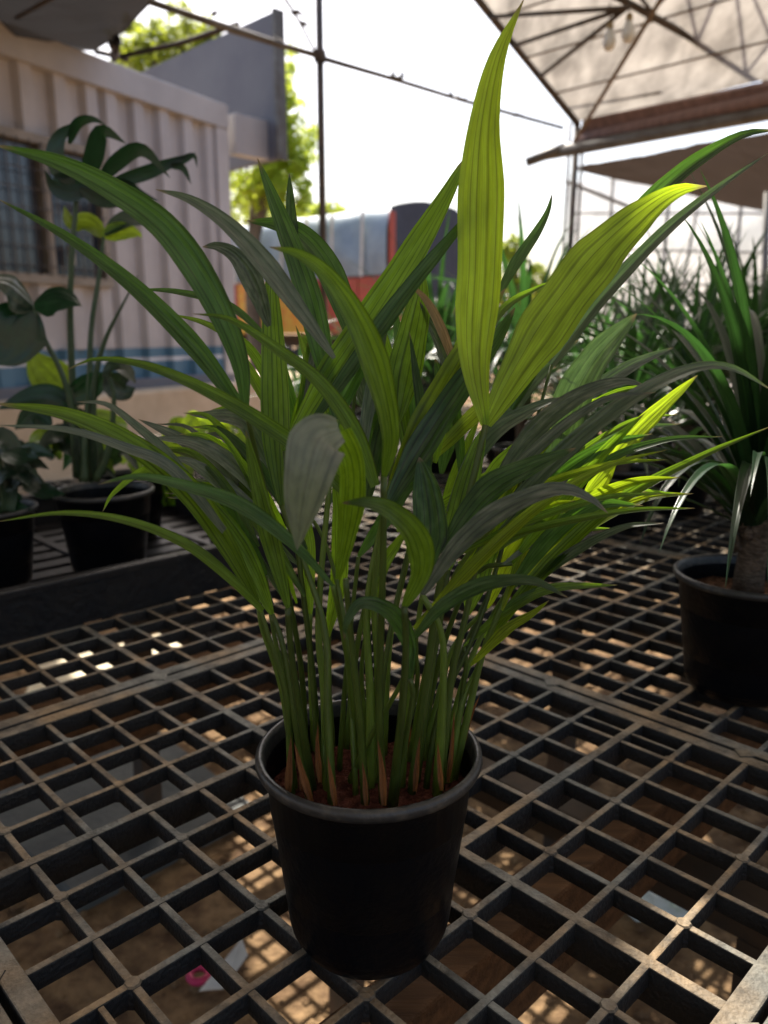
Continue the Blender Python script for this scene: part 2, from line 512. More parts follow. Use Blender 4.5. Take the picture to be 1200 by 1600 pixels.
PROF = {
    'palm': lambda t: min(1.0, (0.16 + 1.55 * t ** 0.75)) * (1 - t ** 2.3) ** 0.85 * 0.985 + 0.012,
    'wide': lambda t: min(1.0, (0.20 + 2.6 * t ** 0.9)) * (1 - t ** 3.2) ** 0.8 * 0.985 + 0.012,
    'sword': lambda t: min(1.0, 0.55 + 1.6 * t) * (1 - t ** 1.8) ** 0.9 + 0.01,
    'lance': lambda t: min(1.0, 0.20 + 2.4 * t ** .9) * (1.0 if t < .56 else max(.02, (1 - (t - .56) / .44) ** .9)),
    'strap': lambda t: min(1.0, .25 + 1.6 * t),
    'drape': lambda t: (.45 + 1.8 * t if t < .3 else 1.0) * (1 - max(0, (t - .3) / .7) ** 1.5) + .01,
    'oval': lambda t: max(0.02, math.sin(math.pi * min(1, t * 0.97 + 0.03) ** 0.75)),
    'top': lambda t: min(1.0, 0.2 + 2.2 * t) * (1.0 if t < 0.5 else max(0.02, 1 - ((t - 0.5) / 0.5) ** 0.8 * 0.98)),
}


def blade(mb, line, hw, side_ref, roll=0.0, prof='palm', fold=0.25, curl=0.0, pleats=5, pleat=0.03, n=None, na=10, twist=0.0, wav=0.0):
    """line: list of Vectors; side_ref(p,t)->(S,N); hw half width in metres"""
    n = n or len(line) - 1
    fn = PROF[prof]
    v, f, uv = [], [], []
    for i, p in enumerate(line):
        t = i / n
        T = (line[min(i + 1, n)] - line[max(i - 1, 0)]).normalized()
        S, N = side_ref(p, T)
        r = roll + twist * (t - 0.4)
        S2 = S * math.cos(r) + N * math.sin(r)
        N2 = N * math.cos(r) - S * math.sin(r)
        w = hw * fn(t) * (1 + wav * math.sin(t * 17 + p.x * 90))
        for j in range(na + 1):
            s = 2 * j / na - 1
            z = fold * abs(s) - curl * s * s + pleat * math.cos(s * math.pi * pleats)
            v.append(p + S2 * (s * w) + N2 * (z * w))
            uv.append((j / na, t))
    for i in range(n):
        for j in range(na):
            a = i * (na + 1) + j
            f.append((a, a + 1, a + na + 2, a + na + 1))
    mb.add(v, f, uv)


def cam_side(up):
    """frame facing the camera; N tilts the way that makes positive roll show the upper face"""
    def g(p, T):
        V = (p - Vector((0, 0, H))).normalized()
        S = T.cross(V)
        if S.length < 1e-4:
            S = Vector((1, 0, 0))
        S.normalize()
        N = S.cross(T).normalized()
        if N.dot(V) > 0:
            N = -N
        return S * up, N
    return g


def up_sign(line):
    # after roll r the normal is N cos r - S sin r: pick the side so that a positive roll shows the upper face
    g = cam_side(1)
    z = sum(g(line[k], (line[k + 1] - line[k]).normalized())[0].z for k in range(len(line) - 1))
    return -1 if z > 0 else 1


def px_line(pts, Ys, n=26):
    """pts: picture points; Ys: (near base, at tip) or one per point"""
    if len(Ys) == 2 and len(pts) != 2:
        L = [0]
        for a, b in zip(pts, pts[1:]):
            L.append(L[-1] + math.hypot(b[0] - a[0], b[1] - a[1]))
        Ys = [Ys[0] + (Ys[1] - Ys[0]) * (q / L[-1]) for q in L]
    return spline([at(x, y, Y) for (x, y), Y in zip(pts, Ys)], n)

# ------------------------------------------------------------------ setting
GA, SU, SV = 0.7744, 0.0511, 0.0563
U = Vector((math.cos(GA), math.sin(GA), 0))
VV = Vector((math.sin(GA), -math.cos(GA), 0))
O0 = Vector((-0.2473, 0.6695, 0))


def grid(i, j, z=0.0):
    return O0 + U * (i * SU) + VV * (j * SV) + Vector((0, 0, z))


M['ground'] = mat('ground_soil', (0.10, 0.06, 0.036), 0.95, (0.33, 0.215, 0.115), 16, 1.0, 70, spec=0.1, detail=10)
n_, l_ = nodes_of(M['ground'])
gv, gf = [], []
xs = sorted(set([-400, -120, -40, -15] + [round(-6 + 0.2 * k, 3) for k in range(61)] + [15, 40, 120, 400]))
ys = sorted(set([-60, -20, -8] + [round(-2 + 0.2 * k, 3) for k in range(61)] + [14, 20, 40, 100, 300, 900]))
for y in ys:
    for x in xs:
        z = GROUND + (0.022 * noise.noise(Vector((x * 2.1, y * 2.1, 0))) if abs(x) <= 6 and -2 <= y <= 10 else 0)
        gv.append((x, y, z))
for j in range(len(ys) - 1):
    for i in range(len(xs) - 1):
        a = j * len(xs) + i
        gf.append((a, a + 1, a + len(xs) + 1, a + len(xs)))
struct(obj('ground', gv, gf, 'ground', smooth=True))
# loose pebbles and clods under the bench
mb = MB()
rg = random.Random(3)
for k in range(2600):
    x, y = rg.uniform(-1.6, 1.8), rg.uniform(0.4, 3.2)
    r = rg.uniform(0.004, 0.014) * (1.6 if rg.random() < 0.1 else 1)
    c = Vector((x, y, GROUND + 0.022 * noise.noise(Vector((x * 2.1, y * 2.1, 0))) + r * 0.3))
    pts = [c + Vector((r * rg.uniform(.7, 1.3) * dx, r * rg.uniform(.7, 1.3) * dy, r * rg.uniform(.5, .9) * dz)) for dx, dy, dz in
           ((1, 0, 0), (0, 1, 0), (-1, 0, 0), (0, -1, 0), (0, 0, 1), (0, 0, -1))]
    mb.add(pts, [(0, 1, 4), (1, 2, 4), (2, 3, 4), (3, 0, 4), (1, 0, 5), (2, 1, 5), (3, 2, 5), (0, 3, 5)])
peb = mb.build('loose_clods', 'ground')
peb['kind'] = 'stuff'
tag(peb, 'loose brown soil clods scattered on the ground under the bench', 'soil clods')

# ---- corrugated cabin on a rendered plinth
ZB, ZT = H - 0.40, H + 1.95
c1 = at(360, 400, 7.7); c1.z = 0
c0 = at(0, 400, 5.58); c0.z = 0
dW = (c0 - c1).normalized()              # along the long wall, from the far corner towards us
nW = Vector((dW.y, -dW.x, 0))
if nW.dot(-c1) < 0:
    nW = -nW                             # facing the camera side
LW = 5.6
up = Vector((0, 0, 1))
cabin = thing('site_cabin', 'pale pinkish grey corrugated metal cabin with a blue base stripe and barred window', 'cabin', tuple(c1 + up * ZB))


def wp(s, z, o=0.0):
    return c1 + dW * s + up * z + nW * o


# window opening in wall coordinates
def on_wall(x, y):
    d = ray(x, y)
    p0 = Vector((0, 0, H))
    k = (c1 - p0).dot(nW) / d.dot(nW)
    p = p0 + d * k
    return (p - c1).dot(dW), p.z


ws0, wz1a = on_wall(150, 245)
ws1 = ws0 + 1.25
wz1 = on_wall(75, 228)[1]
wz0 = on_wall(75, 432)[1]


def corrug(z0, z1, s0, s1, m, o=0.0, name='corrugated_sheet', per=0.28):
    prof = []
    s = s0
    k = 0
    while s < s1 - 1e-4:
        for f, dd in ((0.0, 0.0), (0.36, 0.0), (0.46, -0.055), (0.88, -0.055)):
            q = s + f * per
            if q < s1:
                prof.append((q, dd))
        s += per
    prof.append((s1, 0.0))
    v = [wp(a, z0, d + o) for a, d in prof] + [wp(a, z1, d + o) for a, d in prof]
    n = len(prof)
    return obj(name, v, [(i, i + 1, n + i + 1, n + i) for i in range(n - 1)], m, cabin)


zs0 = on_wall(200, 590)[1]
zs_a, zs_b, zs_c, zs_d = ZB + 0.02, ZB + 0.155, ZB + 0.185, ZB + 0.265
corrug(zs_d, ZT - 0.20, 0.16, ws0 - 0.05, 'paint')
corrug(wz1 + 0.05, ZT - 0.20, ws0 - 0.05, ws1 + 0.05, 'paint')
corrug(zs_d, wz0 - 0.05, ws0 - 0.05, ws1 + 0.05, 'paint')
corrug(zs_d, ZT - 0.20, ws1 + 0.05, LW, 'paint')
corrug(zs_a, zs_b, 0.16, LW, 'blue', name='blue_stripe')
corrug(zs_b, zs_c, 0.16, LW, 'white', name='white_stripe')
corrug(zs_c, zs_d, 0.16, LW, 'blue', name='blue_stripe')
MB().box(wp(LW / 2, ZT - 0.10, -0.03), LW / 2, 0.07, 0.10, (dW, nW, up), 0.012).build('top_rail', 'paint_rail', cabin)
MB().box(wp(LW / 2, ZB - 0.02, -0.03), LW / 2, 0.06, 0.04, (dW, nW, up), 0.01).build('bottom_rail', 'panelgrey', cabin)
MB().box(wp(0.08, (ZB + ZT) / 2 - 0.1, -0.045), 0.08, 0.075, (ZT - ZB) / 2 - 0.1, (dW, nW, up), 0.01).build('corner_post', 'paint', cabin)
MB().box(wp(LW / 2, (ZB + ZT) / 2, -1.3), LW / 2 - 0.02, 1.18, (ZT - ZB) / 2 - 0.03, (dW, nW, up)).build('body', 'paint_rail', cabin)
win = MB()
for (s, z, hs, hz) in (((ws0 + ws1) / 2, wz1 + .02, (ws1 - ws0) / 2 + .05, .03), ((ws0 + ws1) / 2, wz0 - .02, (ws1 - ws0) / 2 + .05, .03)):
    win.box(wp(s, z, 0.0), hs, 0.045, hz, (dW, nW, up))
for s in (ws0 - 0.02, ws1 + 0.02, ws0 + 0.50):
    win.box(wp(s, (wz0 + wz1) / 2, -0.004), 0.03, 0.04, (wz1 - wz0) / 2 - 0.012, (dW, nW, up))
wframe = win.build('window_frame', 'frame', cabin)
for a, b in ((ws0 + .012, ws0 + .468), (ws0 + .532, ws1 - .012)):
    MB().box(wp((a + b) / 2, (wz0 + wz1) / 2, -0.03), (b - a) / 2, 0.004, (wz1 - wz0) / 2 - 0.012, (dW, nW, up)).build('window_pane', 'glass', wframe)
nb = 13
for k in range(nb):
    s = ws0 + (k + 0.5) * (ws1 - ws0) / nb
    MB().tube([wp(s, wz0, 0.055), wp(s, wz1, 0.055)], 0.005, 6).build('window_bar', 'steel', cabin)
for k in range(7):
    z = wz0 + (k + 0.5) * (wz1 - wz0) / 7
    MB().tube([wp(ws0, z, 0.065), wp(ws1, z, 0.065)], 0.004, 6).build('window_bar', 'steel', cabin)
# things behind the pane are not readable; a small latch shows on the frame
MB().box(wp(ws0 + 0.33, wz0 + 0.16, 0.03), 0.02, 0.02, 0.07, (dW, nW, up), 0.006).build('window_latch', 'frame', cabin)

pl = MB()
pl.box(wp(LW / 2 - 0.6, (ZB - 0.06 + GROUND - 0.05) / 2, -1.2), LW / 2 + 1.1, 1.42, (ZB - 0.06 - GROUND + 0.05) / 2, (dW, nW, up), 0.03)
tag(pl.build('plinth', 'plinth', loc=tuple(wp(LW / 2, GROUND, -1.2))), 'sandy beige rendered plinth wall under the corrugated cabin', 'plinth')

# ---- grey fascia board sticking up behind the cabin corner
fz0, fz1 = at(435, 248, 7.9).z, at(435, 18, 7.9).z
f0 = at(435, 130, 7.9); f1 = at(235, 108, 9.5)
fd = Vector((f1.x - f0.x, f1.y - f0.y, 0))
fl = fd.length; fd.normalize(); fn = Vector((fd.y, -fd.x, 0))
fas = thing('fascia_board', 'dark grey flat board standing above the far end of the cabin', 'board', (f0.x, f0.y, fz0))
MB().box(Vector((f0.x, f0.y, (fz0 + fz1) / 2)) + fd * (fl / 2 + 0.5), fl / 2 + 0.5, 0.03, (fz1 - fz0) / 2, (fd, fn, up), 0.01).build('panel', 'panelgrey', fas)
MB().box(Vector((f0.x, f0.y, (fz0 + fz1) / 2)) - fd * 0.02, 0.02, 0.055, (fz1 - fz0) / 2 + 0.012, (fd, fn, up), 0.006).build('edge_trim', 'galv', fas)
ba, bb = at(362, 212, 7.75), at(418, 210, 8.05)
bz0, bz1 = at(385, 243, 7.8).z, at(385, 180, 7.8).z
bd = Vector((bb.x - ba.x, bb.y - ba.y, 0)); bl = bd.length; bd.normalize()
MB().box(Vector(((ba.x + bb.x) / 2, (ba.y + bb.y) / 2, (bz0 + bz1) / 2)), bl / 2, 0.06, (bz1 - bz0) / 2, (bd, Vector((bd.y, -bd.x, 0)), up), 0.01).build('bracket', 'paint_rail', fas)

# ---- greenhouse roof over us: post, eave gutter, film, trusses
Q = Vector((1.23, 5.5, H + 1.30))
RISE = 0.44


def roof(s, t, lift=0.0):
    z = RISE * t if t <= 5.5 else RISE * (11 - t)
    p = Q + VV * s - U * t
    return Vector((p.x, p.y, Q.z + z + lift))


gh = thing('greenhouse_roof', 'dirty cream translucent plastic greenhouse roof on thin steel trusses', 'roof', (Q.x, Q.y, GROUND))
# out-of-view openings added to the film to steer sun onto soil and leaves: (s, t, radius s, radius t)
SUN_GAPS = [(0.20, 2.14, 0.50, 0.42), (1.0, 3.05, 0.17, 0.12)]
fv, ff, idx = [], [], {}
DS = 0.1


def fvid(a, b):
    if (a, b) not in idx:
        s, t = a * DS, b * DS
        sag = -0.02 * math.sin(math.pi * (t % 1.0)) + 0.012 * noise.noise(Vector((s * 1.3, t * 1.3, 4)))
        idx[(a, b)] = len(fv)
        fv.append(roof(s, t, sag))
    return idx[(a, b)]


for a in range(0, 70):
    for b in range(0, 110):
        s, t = (a + .5) * DS, (b + .5) * DS
        if any(((s - x) / rx) ** 2 + ((t - y) / ry) ** 2 < 1 + 0.35 * noise.noise(Vector((s * 5, t * 5, 9))) for x, y, rx, ry in SUN_GAPS):
            continue
        ff.append((fvid(a, b), fvid(a + 1, b), fvid(a + 1, b + 1), fvid(a, b + 1)))
obj('film_sheet', fv, ff, 'roof', gh, smooth=True)



def rod(pts, r, m, parent, name, n=8):
    return MB().tube(pts, r, n).build(name, m, parent, smooth=True)


for t_ in (.3, .6, .9, 1.2):
    rod([roof(0, t_, -.03), roof(7, t_, -.03)], 0.006, 'tanrod', gh, 'film_batten', 6)
rod([roof(0, 0, -.01), roof(0, 5.5, -.01), roof(0, 11, -.01)], 0.022, 'steel', gh, 'rake_pipe')
node = at(980, 12, 4.25)
for (x, y) in ((765, 30), (800, 70), (842, 112)):
    t = None
    best = min((abs((lambda p: 600 + F * p.x / depth(p))(roof(0, k * .02)) - x), k * .02) for k in range(0, 90))
    rod([roof(0, best[1], -.03), node], 0.012, 'steel', gh, 'tie_rod')
# main truss: bottom chord and webs along the slope
ta, tb = at(955, -10, 4.3), at(1230, 142, 4.9)
ta2 = ta + (ta - tb) * 1.2
rod([ta2, tb], 0.018, 'steel', gh, 'bottom_chord')
for (xa, ya, xb, yb, Yb) in ((1068, -5, 1085, 56, 4.58), (1092, -5, 1085, 56, 4.58), (1128, -5, 1156, 96, 4.73), (1168, -5, 1156, 96, 4.73), (1172, -5, 1206, 70, 4.6), (1040, -5, 1018, 18, 4.42), (1000, -5, 1018, 18, 4.42)):
    p = at(xb, yb, Yb)
    q = at(xa, ya, Yb - 0.12)
    q = p + (q - p) * 2.2
    rod([p, q], 0.009, 'steel', gh, 'truss_web')
rod([at(1038, -10, 4.2), at(897, 222, 5.45)], 0.012, 'tanrod', gh, 'diagonal_brace')
rod([at(868, 158, 5.5), at(1032, 143, 5.0)], 0.012, 'tanrod', gh, 'purlin')
# eave beam, rolled curtain, gutter
ea, eb = at(880, 236, 5.55), at(1290, 160, 4.35)
rod([ea + (ea - eb) * 0.09, eb + (eb - ea) * 1.5], 0.038, 'galv', gh, 'gutter', 10)
ra, rb = at(905, 219, 5.5), at(1290, 138, 4.35)
rod([ra, rb + (rb - ra) * 1.5], 0.042, 'curtain', gh, 'curtain_roll', 12)
e1, e2 = roof(.05, .02, -.012), roof(1.7, .02, -.012)
e3, e4 = at(1290, 135, 4.37), at(906, 214, 5.5)
MB().slab(e1, e2 + (e2 - e1) * 1.5, e3 + (e3 - e4) * 1.5, e4, 0.004).build('eave_curtain', 'curtain', gh)
rod([at(822, 254, 5.6), at(858, 240, 5.58), at(884, 232, 5.55)], [0.03, 0.034, 0.04], 'galv', gh, 'gutter_end', 10)
for dx, dy, r in ((0, 0, 0.021), (0.05, 0.03, 0.010), (-0.035, 0.04, 0.010)):
    rod([Q + Vector((dx, dy, 0.0)), Vector((Q.x + dx - .02, Q.y + dy, GROUND))], r, 'steel', gh, 'post')
rod([at(1205, 125, 4.75), at(1203, 180, 4.75)], 0.016, 'steel', gh, 'hanger')

# ---- two white bulbs hanging from the truss
for (x, y, top, Y, which) in ((952, 60, 22, 4.35, 'longer'), (982, 47, 20, 4.3, 'shorter')):
    c = at(x, y + 4, Y)
    tp = at(x, top, Y)
    b = thing('hanging_bulb', 'white bulb hanging on the %s of two wires under the roof truss' % which, 'bulb', tuple(c), group='bulbs under the roof')
    MB().lathe(c, [(0.001, -.046), (.018, -.042), (.031, -.022), (.033, 0), (.026, .024), (.017, .046), (.016, .05), (0.001, .051)], 20).build('globe', 'bulb', b, smooth=True)
    MB().lathe(c, [(.016, .05), (.017, .075), (.010, .085), (.001, .086)], 14).build('socket', 'brass', b, smooth=True)
    rod([c + Vector((0, 0, .08)), tp + Vector((0, 0, 0.05))], 0.0035, 'steel', b, 'wire', 6)

# ---- lone pole with cross pipes in the open gap
pb = at(500, 90, 4.8)
pole = thing('steel_pole', 'slender dark upright steel pole with pipes tied near its top', 'pole', (pb.x, pb.y, GROUND))
rod([Vector((pb.x, pb.y, GROUND)), Vector((pb.x, pb.y, H + 2.4))], 0.0215, 'steel', pole, 'upright')
rod([at(500, 90, 4.8), at(610, 122, 5.0), at(720, 156, 5.25), at(880, 200, 5.48)], [0.016, 0.014, .013, 0.012], 'galv', pole, 'cross_pipe')
rod([at(232, 2, 4.15), at(360, 45, 4.5), at(438, 70, 4.7), at(500, 88, 4.78)], [0.016, 0.02, .016, .016], 'galv', pole, 'cross_pipe')
rod([at(443, -6, 4.2), at(466, 30, 4.5), at(492, 80, 4.78)], 0.008, 'steel', pole, 'guy_wire', 6)
MB().lathe(at(500, 88, 4.79) + Vector((0, 0, -.03)), [(.03, 0), (.034, .01), (.034, .05), (.03, .06)], 14).build('clamp', 'steel', pole, smooth=True)
rk = random.Random(5)
for (x, y, Y) in ((612, 120, 5.0), (628, 122, 5.02), (708, 152, 5.22), (722, 156, 5.25), (806, 181, 5.38), (464, 18, 4.36), (470, 36, 4.54), (440, 66, 4.7), (332, 22, 4.42)):
    c = at(x, y, Y)
    m = MB()
    for k in range(3):
        d = Vector((rk.uniform(-1, 1), rk.uniform(-.5, .5), rk.uniform(-.2, 1))).normalized()
        m.tube([c, c + d * rk.uniform(.03, .06)], [0.012, 0.002], 5)
    m.build('tie_knot', 'steel', pole)

# ---- dark shade net over the cabin
ZN = H + 1.98
npz = ZN
p1, p2 = atz(148, 80, npz), atz(252, -8, npz)
nm, nf = [], []
sn_thing = thing('shade_net', 'sagging black shade net stretched above the corrugated cabin', 'shade net', tuple(p1))
edge = [p1, atz(196, 45, npz), atz(218, 20, npz), p2, Vector((-1.80, 5.05, npz)), Vector((-1.55, 4.72, npz)), Vector((-1.02, 4.38, npz)), Vector((-.93, 3.95, npz)), Vector((-.78, 3.45, npz)), Vector((-.80, 2.2, npz)), Vector((-.9, -1.0, npz))]  # out-of-view points of this edge are shaped to steer sun and shade
for k, e in enumerate(edge):
    for q in range(12):
        x = e.x - q * 0.42
        y = e.y + q * (0.12 if k == 0 else 0.05)
        nm.append(Vector((x, y, npz + 0.05 * math.sin(q * 1.7 + k) - (0.06 if k in (1, 2) else 0))))
for k in range(len(edge) - 1):
    for q in range(11):
        a = k * 12 + q
        nf.append((a, a + 1, a + 13, a + 12))
obj('net_sheet', nm, nf, 'net', sn_thing, smooth=True)
rod([p1 + up * .0, atz(200, 92, npz - .05)], 0.02, 'steel', sn_thing, 'edge_pipe')
rod([atz(85, -5, npz - .06), atz(25, 28, npz - .06)], 0.012, 'steel', sn_thing, 'edge_pipe')
# the pipe that dips from the net to the pole
rod([atz(178, 90, ZN - .1), at(182, 62, 5.3), at(176, 70, 5.4)], 0.03, 'steel', sn_thing, 'net_bracket')
rod([at(190, 88, 5.6), at(280, 68, 5.3), at(372, 38, 5.0)], 0.016, 'steel', sn_thing, 'net_rod')

# ---- brown roof and white film wall of the next greenhouse
ng = thing('neighbour_greenhouse', 'far greenhouse with ragged brown net roof and white film wall', 'greenhouse', (3.4, 8.6, GROUND))
A0, A1, B1 = at(893, 263, 9.2), at(1300, 186, 7.2), at(1300, 352, 9.6)
rows = []
for k in range(25):
    q = k / 24
    a = A0.lerp(A1, q) + up * (0.016 * noise.noise(Vector((k * 1.8, 1, 1))))
    b = A0.lerp(B1, q) + up * (-0.01)
    rows.append([a.lerp(b, m / 8) + up * (0.008 * math.sin(m * 1.9 + k * .6)) for m in range(9)])
MB().rings(rows, cap=False, closed=False).build('net_roof', 'brownroof', ng, smooth=True)
wa, wb = at(884, 420, 11.5), at(1330, 420, 9.7)
wz_t = H + 1.95
wrow = []
for k in range(17):
    p = wa.lerp(wb, k / 16)
    wrow.append([Vector((p.x + .02 * math.sin(k * 3 + z), p.y, GROUND + (wz_t - GROUND) * z / 4)) for z in range(5)])
MB().rings(wrow, cap=False, closed=False).build('film_wall', 'film', ng, smooth=True)
for k, q in enumerate((0.0, .16, .37, .40, .62, .80, .98)):
    p = wa.lerp(wb, q) - Vector((0, 0.12, 0))
    rod([Vector((p.x, p.y, GROUND)), Vector((p.x + (.3 if k == 3 else 0), p.y, wz_t + .1))], 0.022 if k not in (3,) else 0.016, 'galv', ng, 'wall_post')
for z in (H + .45, H + .85, H + 1.3):
    rod([Vector((wa.x, wa.y - .1, z + .25)), Vector((wb.x, wb.y - .1, z))], 0.013, 'galv', ng, 'wall_rail', 6)
rod([at(884, 283, 9.0), at(1000, 330, 9.4)], .02, 'galv', ng, 'wall_rail', 6)
rod([at(1199, 300, 6.2), at(1188, 620, 6.2)], .025, 'galv', ng, 'wall_post')

# ---- covered truck
tr0 = Vector((0.06, 12.0, 0)); tl = Vector((-2.55, 2.3, 0)).normalized(); tw = Vector((tl.y, -tl.x, 0))
if tw.x < 0:
    tw = -tw
truck = thing('covered_truck', 'truck parked with a strapped blue grey tarpaulin over red side boards', 'truck', (tr0.x, tr0.y, GROUND))


def tp(a, b, z):
    return tr0 + tl * a + tw * b + up * z


ZT1, ZT0, ZR0 = H + 1.72, H + 0.80, H - 0.02
TL, TWD = 5.2, 2.0
rows = []
NR = 44
for k in range(NR + 1):
    a = TL * k / NR
    r = []
    for (b, z, w) in [(-.02, ZT0, .02), (-.045, ZT0 + .15, .03), (-.05, ZT0 + .32, .035), (-.04, ZT0 + .5, .035), (-.02, ZT0 + .66, .03), (0.02, ZT0 + .80, .02), (0.12, ZT1, .015), (0.5, ZT1 + .10, .015), (TWD / 2, ZT1 + .16, .01), (TWD - .5, ZT1 + .10, .01), (TWD - .1, ZT1, .01), (TWD + .02, ZT0, .01)]:
        wv = w * (noise.noise(Vector((a * 2.2, z * 3.5, 2))) * 1.6 + .7 * math.sin(a * 9.0) * (0.4 + 0.6 * math.sin(z * 5)))
        r.append(tp(a, b - wv, z + wv * .3))
    rows.append(r)
MB().rings(rows, cap=False, closed=False).build('tarpaulin', 'tarp', truck, smooth=True)
for a in (0.42, 1.05, 1.62, 2.2, 2.8, 3.4, 4.1):
    MB().slab(tp(a, -.095, ZT0 - .02), tp(a + .06, -.095, ZT0 - .02), tp(a + .06, -.05, ZT1 - .02), tp(a, -.05, ZT1 - .02), -.006).build('strap', 'strap', truck)
nbd = 9
for k in range(nbd):
    a0 = k * TL / nbd
    col = 'orange' if k in (3, 4, 5) else 'red'
    MB().box(tp(a0 + TL / nbd / 2, 0.0, (ZR0 + ZT0) / 2 - .02), TL / nbd / 2 - .012, .03, (ZT0 - ZR0) / 2, (tl, tw, up), .01).build('side_board', col, truck)
MB().box(tp(TL / 2, TWD / 2, (ZR0 + ZT0) / 2 - .05), TL / 2 - .05, TWD / 2 - .05, (ZT0 - ZR0) / 2 - .05, (tl, tw, up)).build('bed', 'red', truck)
rows = []
for k in range(9):
    b = TWD * k / 8
    zt = ZT1 + .16 - .16 * (2 * k / 8 - 1) ** 2 * 1.0
    rows.append([tp(-.03 + .02 * math.sin(k * 2 + m), b, ZT0 - .42 + (zt - ZT0 + .42) * m / 6) for m in range(7)])
MB().rings(rows, cap=False, closed=False).build('rear_flap', 'tarp_dark', truck, smooth=True)
MB().box(tp(-.03, TWD / 2, ZR0 + .18), .03, TWD / 2, .2, (tl, tw, up), .01).build('tailboard', 'red', truck)
MB().box(tp(-.05, .03, (ZT0 + ZT1) / 2), .02, .05, .4, (tl, tw, up), .01).build('corner_strip', 'red', truck)
for a in (1.0, 1.9, 4.6):
    for b in (0.12, TWD - .12):
        w = MB(); cc = tp(a, b, GROUND + .46)
        rr = [[cc + tw * o + (tl * math.cos(2 * math.pi * i / 24) + up * math.sin(2 * math.pi * i / 24)) * r for i in range(24)] for r, o in ((.2, -.13), (.4, -.13), (.46, -.09), (.46, .09), (.4, .13), (.2, .13))]
        w.rings(rr).build('wheel', 'rubber', truck, smooth=True)
MB().box(tp(TL / 2 + .3, TWD / 2, ZR0 - .15), TL / 2 + .9, .4, .1, (tl, tw, up)).build('chassis', 'steel', truck)
MB().box(tp(TL + .95, TWD / 2, H + .35), .8, TWD / 2 - .05, .85, (tl, tw, up), .08).build('cab', 'orange', truck)

# ---- trees
def tree(name, label, base, height, crowns, nleaf, leaf, seed, m='treeleaf', group=None):
    r = random.Random(seed)
    t = thing(name, label, 'tree', tuple(base), group=group)
    tk = MB()
    top = base + up * height
    bend = [base, base.lerp(top, .4) + Vector((r.uniform(-.2, .2), 0, 0)), base.lerp(top, .75)]
    tk.tube(spline(bend, 8), [0.16 * (1 - .07 * k) for k in range(9)], 8)
    for c, rx, ry, rz in crowns:
        for k in range(3):
            e = c + Vector((r.uniform(-.5, .5) * rx, r.uniform(-.5, .5) * ry, r.uniform(-.4, .5) * rz))
            st = bend[1].lerp(bend[2], r.random())
            tk.tube(spline([st, st.lerp(e, .5) + up * .15, e], 6), [0.06, .055, .05, .04, .03, .02, .012], 6)
    tk.build('trunk', 'treebark', t, smooth=True)
    v, f, uv = [], [], []
    # leaves sit on sprays: clusters spread through the crown
    for c, rx, ry, rz in crowns:
        nl = int(nleaf / len(crowns))
        ncl = max(12, nl // 26)
        for q in range(ncl):
            while True:
                d = Vector((r.uniform(-1, 1), r.uniform(-1, 1), r.uniform(-1, 1)))
                if .2 < d.length < 1:
                    break
            cc = c + Vector((d.x * rx, d.y * ry, d.z * rz))
            dr = Vector((d.x, d.y, -.5 + r.uniform(-.4, .4))).normalized()
            for w in range(26):
                p = cc + dr * (r.uniform(-.2, .35) * rx * .55) + Vector((r.gauss(0, .10), r.gauss(0, .10), r.gauss(0, .09))) * rx * .8
                a = Vector((r.gauss(0, 1), r.gauss(0, 1), r.gauss(0, .6))).normalized()
                b = a.orthogonal().normalized()
                a *= leaf * r.uniform(.6, 1.2); b *= leaf * .38
                k = len(v)
                v += [p - a, p + b, p + a, p - b]
                f.append((k, k + 1, k + 2, k + 3)); uv += [(.5, 0), (1, .5), (.5, 1), (0, .5)]
    obj('crown', v, f, m, t, uv)
    return t


tree('shade_tree', 'yellow green tree hanging down beside the grey fascia board', Vector((-2.0, 13.2, GROUND)), 4.4,
     [(at(440, 200, 13.0), .55, .35, .8), (at(400, 270, 12.8), .45, .5, .5), (at(452, 290, 12.8), .35, .5, .5), (at(425, 130, 13.2), .5, .6, .6), (at(455, 230, 13.0), .42, .4, .5)], 7000, .065, 4)
tree('shade_tree', 'bright green tree top showing between the shade net and the fascia board', Vector((-4.3, 13.4, GROUND)), 5.4,
     [(at(240, 100, 13.2), .7, .6, .5), (at(290, 62, 13.2), .5, .6, .45), (at(215, 85, 13.4), .4, .5, .5), (at(320, 80, 13.2), .35, .4, .3)], 7000, .06, 9)
tree('low_bush', 'low pale green bush behind the far end of the tarpaulin truck', Vector((-1.25, 18.5, GROUND)), 3.0,
     [(at(470, 340, 18.5), .8, .6, .32), (at(515, 340, 18.5), .4, .5, .3), (at(395, 335, 18.5), .8, .6, .5)], 6000, .07, 15)
tree('low_bush', 'small light green tree beyond the greenhouse post', Vector((3.2, 19.0, GROUND)), 2.4,
     [(at(800, 395, 19), .35, .4, .4), (at(822, 440, 19), .5, .5, .45), (at(780, 450, 19), .6, .5, .4)], 5000, .07, 21)

# ------------------------------------------------------------------ the bench: moulded grid panels
NC = 12.5
PW, PH = NC * SU, NC * SV


def rib_mesh(name, length, w, dep, top, axis):
    m = MB()
    if axis == 0:
        m.box((length / 2, 0, top - dep / 2), length / 2, w / 2, dep / 2, None, 0.0011)
    else:
        m.box((0, length / 2, top - dep / 2), w / 2, length / 2, dep / 2, None, 0.0011)
    me = bpy.data.meshes.new(name)
    me.from_pydata([tuple(p) for p in m.v], [], m.f)
    me.materials.append(M['bench'])
    return me


